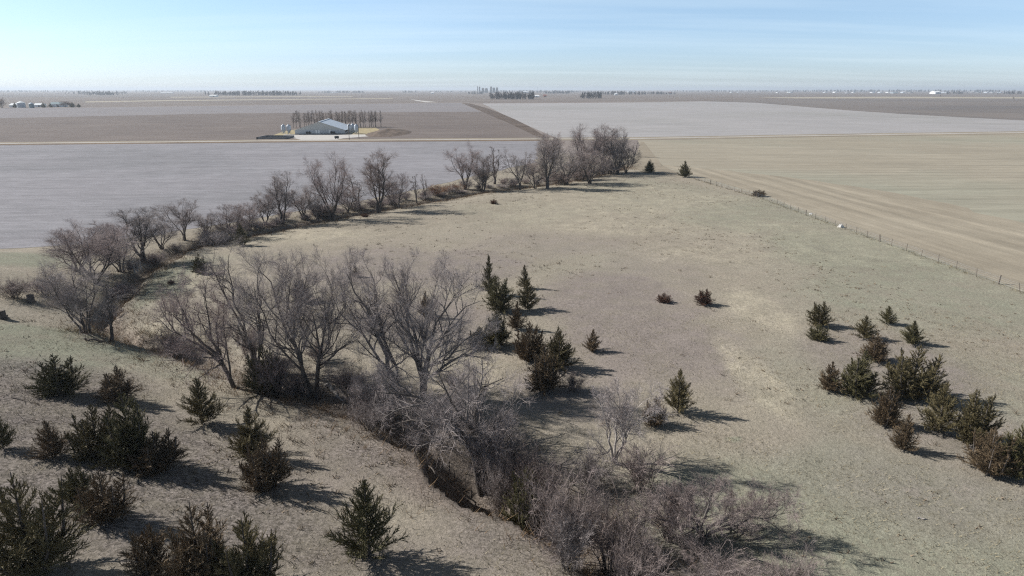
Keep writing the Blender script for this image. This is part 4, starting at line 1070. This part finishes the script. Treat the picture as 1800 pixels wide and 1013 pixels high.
h_ = px_h(x, y, 0, 153); part('mast', MB().lathe([(1.3, 0), (.7, h_), (.01, h_)], S=6), M['steel'], tw_); part('base', MB().box((0, 0, 1), (6, 6, 2)), M['concrete'], tw_)
FB = 'far buildings on the horizon'
shed(942, 171.3, 12, 4, 20, 'white', 'white machine shed beside the elevator grove', FB)
shed(958, 170.8, 5, 4.2, 16, 'redroof', 'red-roofed barn beside the elevator grove', FB, wall='redroof')
shed(924, 163.3, 9, 2.2, 60, 'white', 'long white shed among the elevator trees', FB)
shed(1083, 167.6, 4, 3.4, 14, 'white', 'white farmhouse in the far grove', FB)
shed(1110, 162.8, 12, 2.6, 40, 'steel', 'grey long shed in the far grove', FB)
shed(1178, 166, 5, 3.6, 14, 'redroof', 'pale house with red roof in the small brown grove', FB)
shed(374, 170.6, 12, 3.6, 20, 'white', 'pale shed at the corner of the long grove', FB)
shed(292, 164.2, 20, 1.5, 40, 'white', 'thin long white shed far behind the fields', FB)
shed(760, 165, 5, 2.2, 20, 'white', 'small white house on the far plain', FB)
shed(1649, 165.4, 10, 5.2, 60, 'white', 'largest white shed far out on the plain', FB)
shed(586, 163.4, 14, 1.3, 40, 'white', 'long pale building far behind the hog barn', FB)
for px, b, wp, hp in [(1283, 163.6, 5, 1.8), (1295, 163.8, 4, 1.8), (1372, 163.4, 6, 1.8), (1384, 163.8, 8, 2.2), (1393, 163.8, 5, 2), (1455, 163.4, 9, 2.0), (1470, 163.8, 6, 2.4), (1490, 164.2, 8, 2.2), (1500, 163.4, 5, 2.2), (1537, 163.6, 7, 2.8), (1546, 164, 8, 2.4), (1562, 164, 7, 2.4), (1572, 164.4, 12, 3.0), (1586, 164.2, 9, 3.0), (1600, 164, 7, 2.2), (1662, 164, 7, 3.0), (1668, 164.6, 6, 2.6), (1708, 163.4, 10, 2.2), (1722, 163.6, 7, 2.4), (1736, 164, 6, 2.4), (1748, 164.2, 5, 2.6), (1762, 163.6, 7, 2.2)]:
    shed(px + random.uniform(-4, 4), b - random.uniform(0, .7), wp * random.uniform(.4, .9), hp * random.uniform(.5, .9), 40, random.choice(['white', 'steel', 'concrete', 'tealroof']), 'tiny pale building in the hazy far town', 'pale buildings of the far town', name='town_building', wall=random.choice(['white', 'steel', 'steel', 'concrete']))
for px, b, t, lab in [(1653, 170.6, 166, 'lone dark tree speck in the olive field strip'), (1781.5, 174.5, 170, 'lone dark tree speck near the picture edge'), (217, 173, 170.4, 'lone dark tree speck on the far left plain')]:
    x, y = flat(px, b); place_tree('round', 0, x, y, .05, px_h(x, y, 0, t), px_w(y, 0, 3.5), 't_brown', 'darkbark', lab, group='lone far trees')

# ------------------------------------------------------------------ the wire fence
FP = [flat(px, py) for px, py in [(1218, 314), (1340, 350.5), (1478, 401), (1800, 516), (2150, 640)]]
d_ = np.r_[0, np.cumsum([math.dist(a, b) for a, b in zip(FP[:-1], FP[1:])])]
fx, fy = FP[0]; fence = empty('wire_fence', (fx, fy, 0)); tag(fence, 'old wire fence on thin posts between pasture and tan field', 'fence')
pm = [MB().box((0, 0, .55), (.07, .07, 1.5)).mesh('post', M['wood']), MB().lathe([(.11, -.2), (.10, 1.35), (.01, 1.38)], S=7).mesh('post', M['wood'])]
tops = []; s_ = 0.0; k = 0
while s_ < d_[-1]:
    x = np.interp(s_, d_, [p[0] for p in FP]) + .12 * g_.normal(); y = np.interp(s_, d_, [p[1] for p in FP])
    z = float(height(x, y)); big = (k % 7 == 3)
    o = link('post', pm[1 if big else 0], fence, (x - fx, y - fy, z)); o.rotation_euler = (.06 * g_.normal(), .06 * g_.normal(), g_.random()); o.scale = (1, 1, .85 + .3 * g_.random())
    tops.append((x - fx, y - fy, z)); s_ += 3.6 + 1.0 * g_.random(); k += 1
tops = np.array(tops)
for hgt in (.3, .6, .9, 1.15):
    P = (tops + np.array([0, 0, hgt]))[None]
    V, q, t, nv = tubes(P, np.full(P.shape[:2], .006), 3)
    link('wire', mesh('wire', V, q, t, M['steel']), fence)

# ------------------------------------------------------------------ rock, stumps, logs, posts
def rock_mesh(seed, name, mat, n=10):
    g = np.random.default_rng(seed); a = np.arange(n) / n * 6.283
    prof = [(0.02, 1.0), (.5, .85), (.85, .5), (1.0, .1), (.9, -.2)]
    V = np.concatenate([np.stack([r * np.cos(a) * (1 + .18 * g.normal(size=n)), r * np.sin(a) * (1 + .18 * g.normal(size=n)), np.full(n, z) + .08 * g.normal(size=n)], 1) for r, z in prof])
    q = [(k * n + (i + 1) % n, k * n + i, (k + 1) * n + i, (k + 1) * n + (i + 1) % n) for k in range(len(prof) - 1) for i in range(n)]
    return mesh(name, V, q, None, mat)
x, y, z = at(1478, 400); o = link('boulder', rock_mesh(4, 'boulder', M['rock']), loc=(x, y, z)); o.scale = (.62, .5, .75); tag(o, 'white boulder lying at the wire fence', 'boulder')
x, y, z = at(1425, 377); o = link('boulder', rock_mesh(5, 'boulder', M['rock']), loc=(x, y, z)); o.scale = (.4, .3, .35); tag(o, 'small pale stone farther along the fence from the white boulder', 'boulder')
def stump(px, py, r, h, label, seed):
    x, y, z = at(px, py); s = empty('tree_stump', (x, y, z - .05), seed); tag(s, label, 'stump')
    g = np.random.default_rng(seed)
    part('bole', MB().lathe([(r * 1.35, 0), (r * 1.05, h * .3), (r, h), (r * .9, h + .03)], S=11), M['darkbark'], s, True)
    part('cut_face', MB().lathe([(r * .9, h + .03), (.01, h + .06)], S=11), M['wood'], s)
    for k in range(3):
        a = k * 2.1 + g.random(); part('root', MB().box((r * 1.4 * math.cos(a), r * 1.4 * math.sin(a), .1), (r * 1.2, r * .4, .25), a), M['darkbark'], s)
stump(55, 532, .42, 1.1, 'dark broken tree stump on the bank below the brush', 3)
stump(4, 560, .45, 1.0, 'dark tree stump at the picture edge', 5)
def log(pa, pb, r, mat, label, seed, lift=.15, name='fallen_log', arch=0.0):
    (xa, ya, za), (xb, yb, zb) = at(*pa), at(*pb); g = np.random.default_rng(seed)
    n = 7; P = np.stack([np.linspace(0, xb - xa, n), np.linspace(0, yb - ya, n), np.linspace(0, zb - za, n) + lift + arch * np.sin(np.linspace(0, math.pi, n))], 1)[None]
    P[:, 1:-1] += g.normal(size=(1, n - 2, 3)) * r * .5
    Rr = np.linspace(r, r * .55, n)[None]
    s = empty(name, (xa, ya, za)); tag(s, label, 'log')
    V, q, t, nv = tubes(P, Rr, 7, True); link('bole', mesh('bole', V, q, t, M[mat], True), s)
    p1, r1 = grow(P, Rr, 4, .2, .95, 50, lambda t: .25 + 0 * t, 4, .05, .15, .04, g)
    V, q, t, nv = tubes(p1, r1, 4, True); link('branch', mesh('branch', V, q, t, M[mat], True), s)
log((574, 679), (606, 706), .2, 'palebark', 'pale fallen log across the shaded creek edge', 11)
log((1612, 912), (1632, 914), .06, 'palebark', 'short white stick lying alone on the grass', 12, .05)
log((752, 778), (776, 806), .07, 'bark', 'grey curved dead branch arching over the dark gully', 13, .2, arch=.9)
log((150, 598), (186, 604), .16, 'darkbark', 'dark driftwood log below the bend tree', 14)
log((232, 602), (275, 610), .13, 'darkbark', 'dark fallen branch along the creek bend', 15)
log((20, 700), (70, 712), .05, 'darkbark', 'thin dark branch lying on the leafy slope', 16, .06)
for k, (px, py, lab) in enumerate([(232, 477, 'first pale post at the shady creek bank'), (237, 475, 'middle pale post at the shady creek bank'), (243, 472, 'last pale post at the shady creek bank')]):
    x, y, z = at(px, py); o = link('wooden_post', MB().lathe([(.13, -.3), (.12, 1.2), (.01, 1.22)], S=8).mesh('wooden_post', M['palebark']), loc=(x + 1, y - 1, z + .3)); tag(o, lab, 'post', 'pale posts at the creek bank')

# ------------------------------------------------------------------ uncountable ground cover
def spikes(xy, hgt, wid, lean, mat, name, label, seed, per=1, spread=.1):
    g = np.random.default_rng(seed)
    xy = np.repeat(xy, per, 0); n = len(xy)
    xy = xy + g.normal(size=(n, 2)) * spread
    z = height(xy[:, 0], xy[:, 1]) - .02
    h = hgt * (.5 + g.random(n)); a = g.random(n) * 6.283; l = lean * h * (.4 + g.random(n))
    P = np.zeros((n, 2, 3)); P[:, 0] = np.c_[xy, z]; P[:, 1] = np.c_[xy[:, 0] + l * np.cos(a), xy[:, 1] + l * np.sin(a), z + h]
    V, q, t, nv = tubes(P, np.repeat((wid * (.6 + .8 * g.random(n)))[:, None], 2, 1), 3, True)
    me = join([(V, q, t, nv)], name, mat, g)
    tag(link(name, me), label, kind='stuff')
g2 = np.random.default_rng(55)
def scatter(n, xr, yr, dens):
    out = []
    p = np.c_[g2.uniform(*xr, n), g2.uniform(*yr, n)]
    return p[g2.random(n) < dens(p[:, 0], p[:, 1])]
def not_field(x, y):
    o = np.ones_like(x)
    for P in (F1, F2): o *= ~inside(x, y, P)
    return o
p = scatter(150000, (-60, 60), (28, 85), lambda x, y: not_field(x, y) * np.clip(.35 + .9 * fbm(x, y, 5, 81, 3), 0, 1) * np.clip(1.3 - y / 85, 0, 1))
spikes(p, .19, .020, .9, M['drygrass'], 'dry_grass', 'short dry grass tufts over the near pasture', 1)
# dark tussocks over the pasture
p = scatter(7500, (-60, 90), (36, 225), lambda x, y: not_field(x, y) * np.clip(.25 + 1.3 * fbm(x, y, 16, 83, 3), 0, 1))
spikes(p, .16, .05, 1.2, M['weed'], 'pasture_tussocks', 'small dark tussocks scattered over the pasture', 2, per=5, spread=.22)
# dead weed stalks: centre of the pasture and the near slope
p = np.concatenate([scatter(500, (-30, 45), (50, 130), lambda x, y: np.clip(.1 + 1.0 * fbm(x, y, 12, 84, 3), 0, 1)), scatter(900, (-55, -8), (30, 64), lambda x, y: np.clip(.2 + 1.0 * fbm(x, y, 8, 85, 3), 0, 1))])
spikes(p, .38, .022, .9, M['weed'], 'dead_weeds', 'dead brown weed stalks scattered on the slope and pasture', 3, per=9, spread=.18)
# weeds along the fence
tt = g2.random(420) * d_[-1]
p = np.c_[np.interp(tt, d_, [q_[0] for q_ in FP]), np.interp(tt, d_, [q_[1] for q_ in FP])] + g2.normal(size=(420, 2)) * .35
spikes(p, .45, .016, .7, M['drygrass'], 'fence_weeds', 'dry rusty weeds along the fence foot', 4, per=5, spread=.2)
# creek-side dry grass and leaf-brown weeds
cpts = np.array(CREEK); cl_ = np.r_[0, np.cumsum(np.linalg.norm(np.diff(cpts, axis=0), axis=1))]
tt = g2.random(5200) * cl_[-1]
p = np.c_[np.interp(tt, cl_, cpts[:, 0]), np.interp(tt, cl_, cpts[:, 1])] + g2.normal(size=(5200, 2)) * np.array([2.6, 2.6])
spikes(p, .6, .02, .8, M['rustweed'], 'bank_weeds', 'tan and rusty weeds over the creek banks', 5, per=5, spread=.3)
p = scatter(9000, (-75, -34), (62, 95), lambda x, y: not_field(x, y) * np.clip(fbm(x, y, 7, 88, 3) * 1.6 - .1, 0, 1) * (y > 74))
spikes(p, .5, .025, .9, M['drygrass'], 'tall_dry_grass', 'tall pale grass on the bank beyond the creek bend', 6, per=4, spread=.25)

# ------------------------------------------------------------------ the air
hb = MB().box((0, 12050, 28), (48800, 24900, 64)).mesh('haze', None)
hm = bpy.data.materials.new('haze_air'); hm.use_nodes = True
ht = hm.node_tree; ht.nodes.clear()
pv = ht.nodes.new('ShaderNodeVolumePrincipled'); ho = ht.nodes.new('ShaderNodeOutputMaterial')
pv.inputs['Color'].default_value = (0.84, 0.92, 1.0, 1); pv.inputs['Density'].default_value = 0.95e-4; pv.inputs['Anisotropy'].default_value = 0.2
ht.links.new(pv.outputs[0], ho.inputs['Volume'])
hb.materials.append(hm)
tag(link('haze', hb), 'thin blue air over the far plain', kind='stuff')
SC.cycles.max_bounces = 6
SC.cycles.use_denoising = False
SC.cycles.use_adaptive_sampling = False
SC.cycles.filter_width = 1.2
print('unique triangles', sum(sum(len(p.vertices) - 2 for p in m.polygons) if len(m.polygons) < 500 else len(m.loops) - 2 * len(m.polygons) for m in bpy.data.meshes))
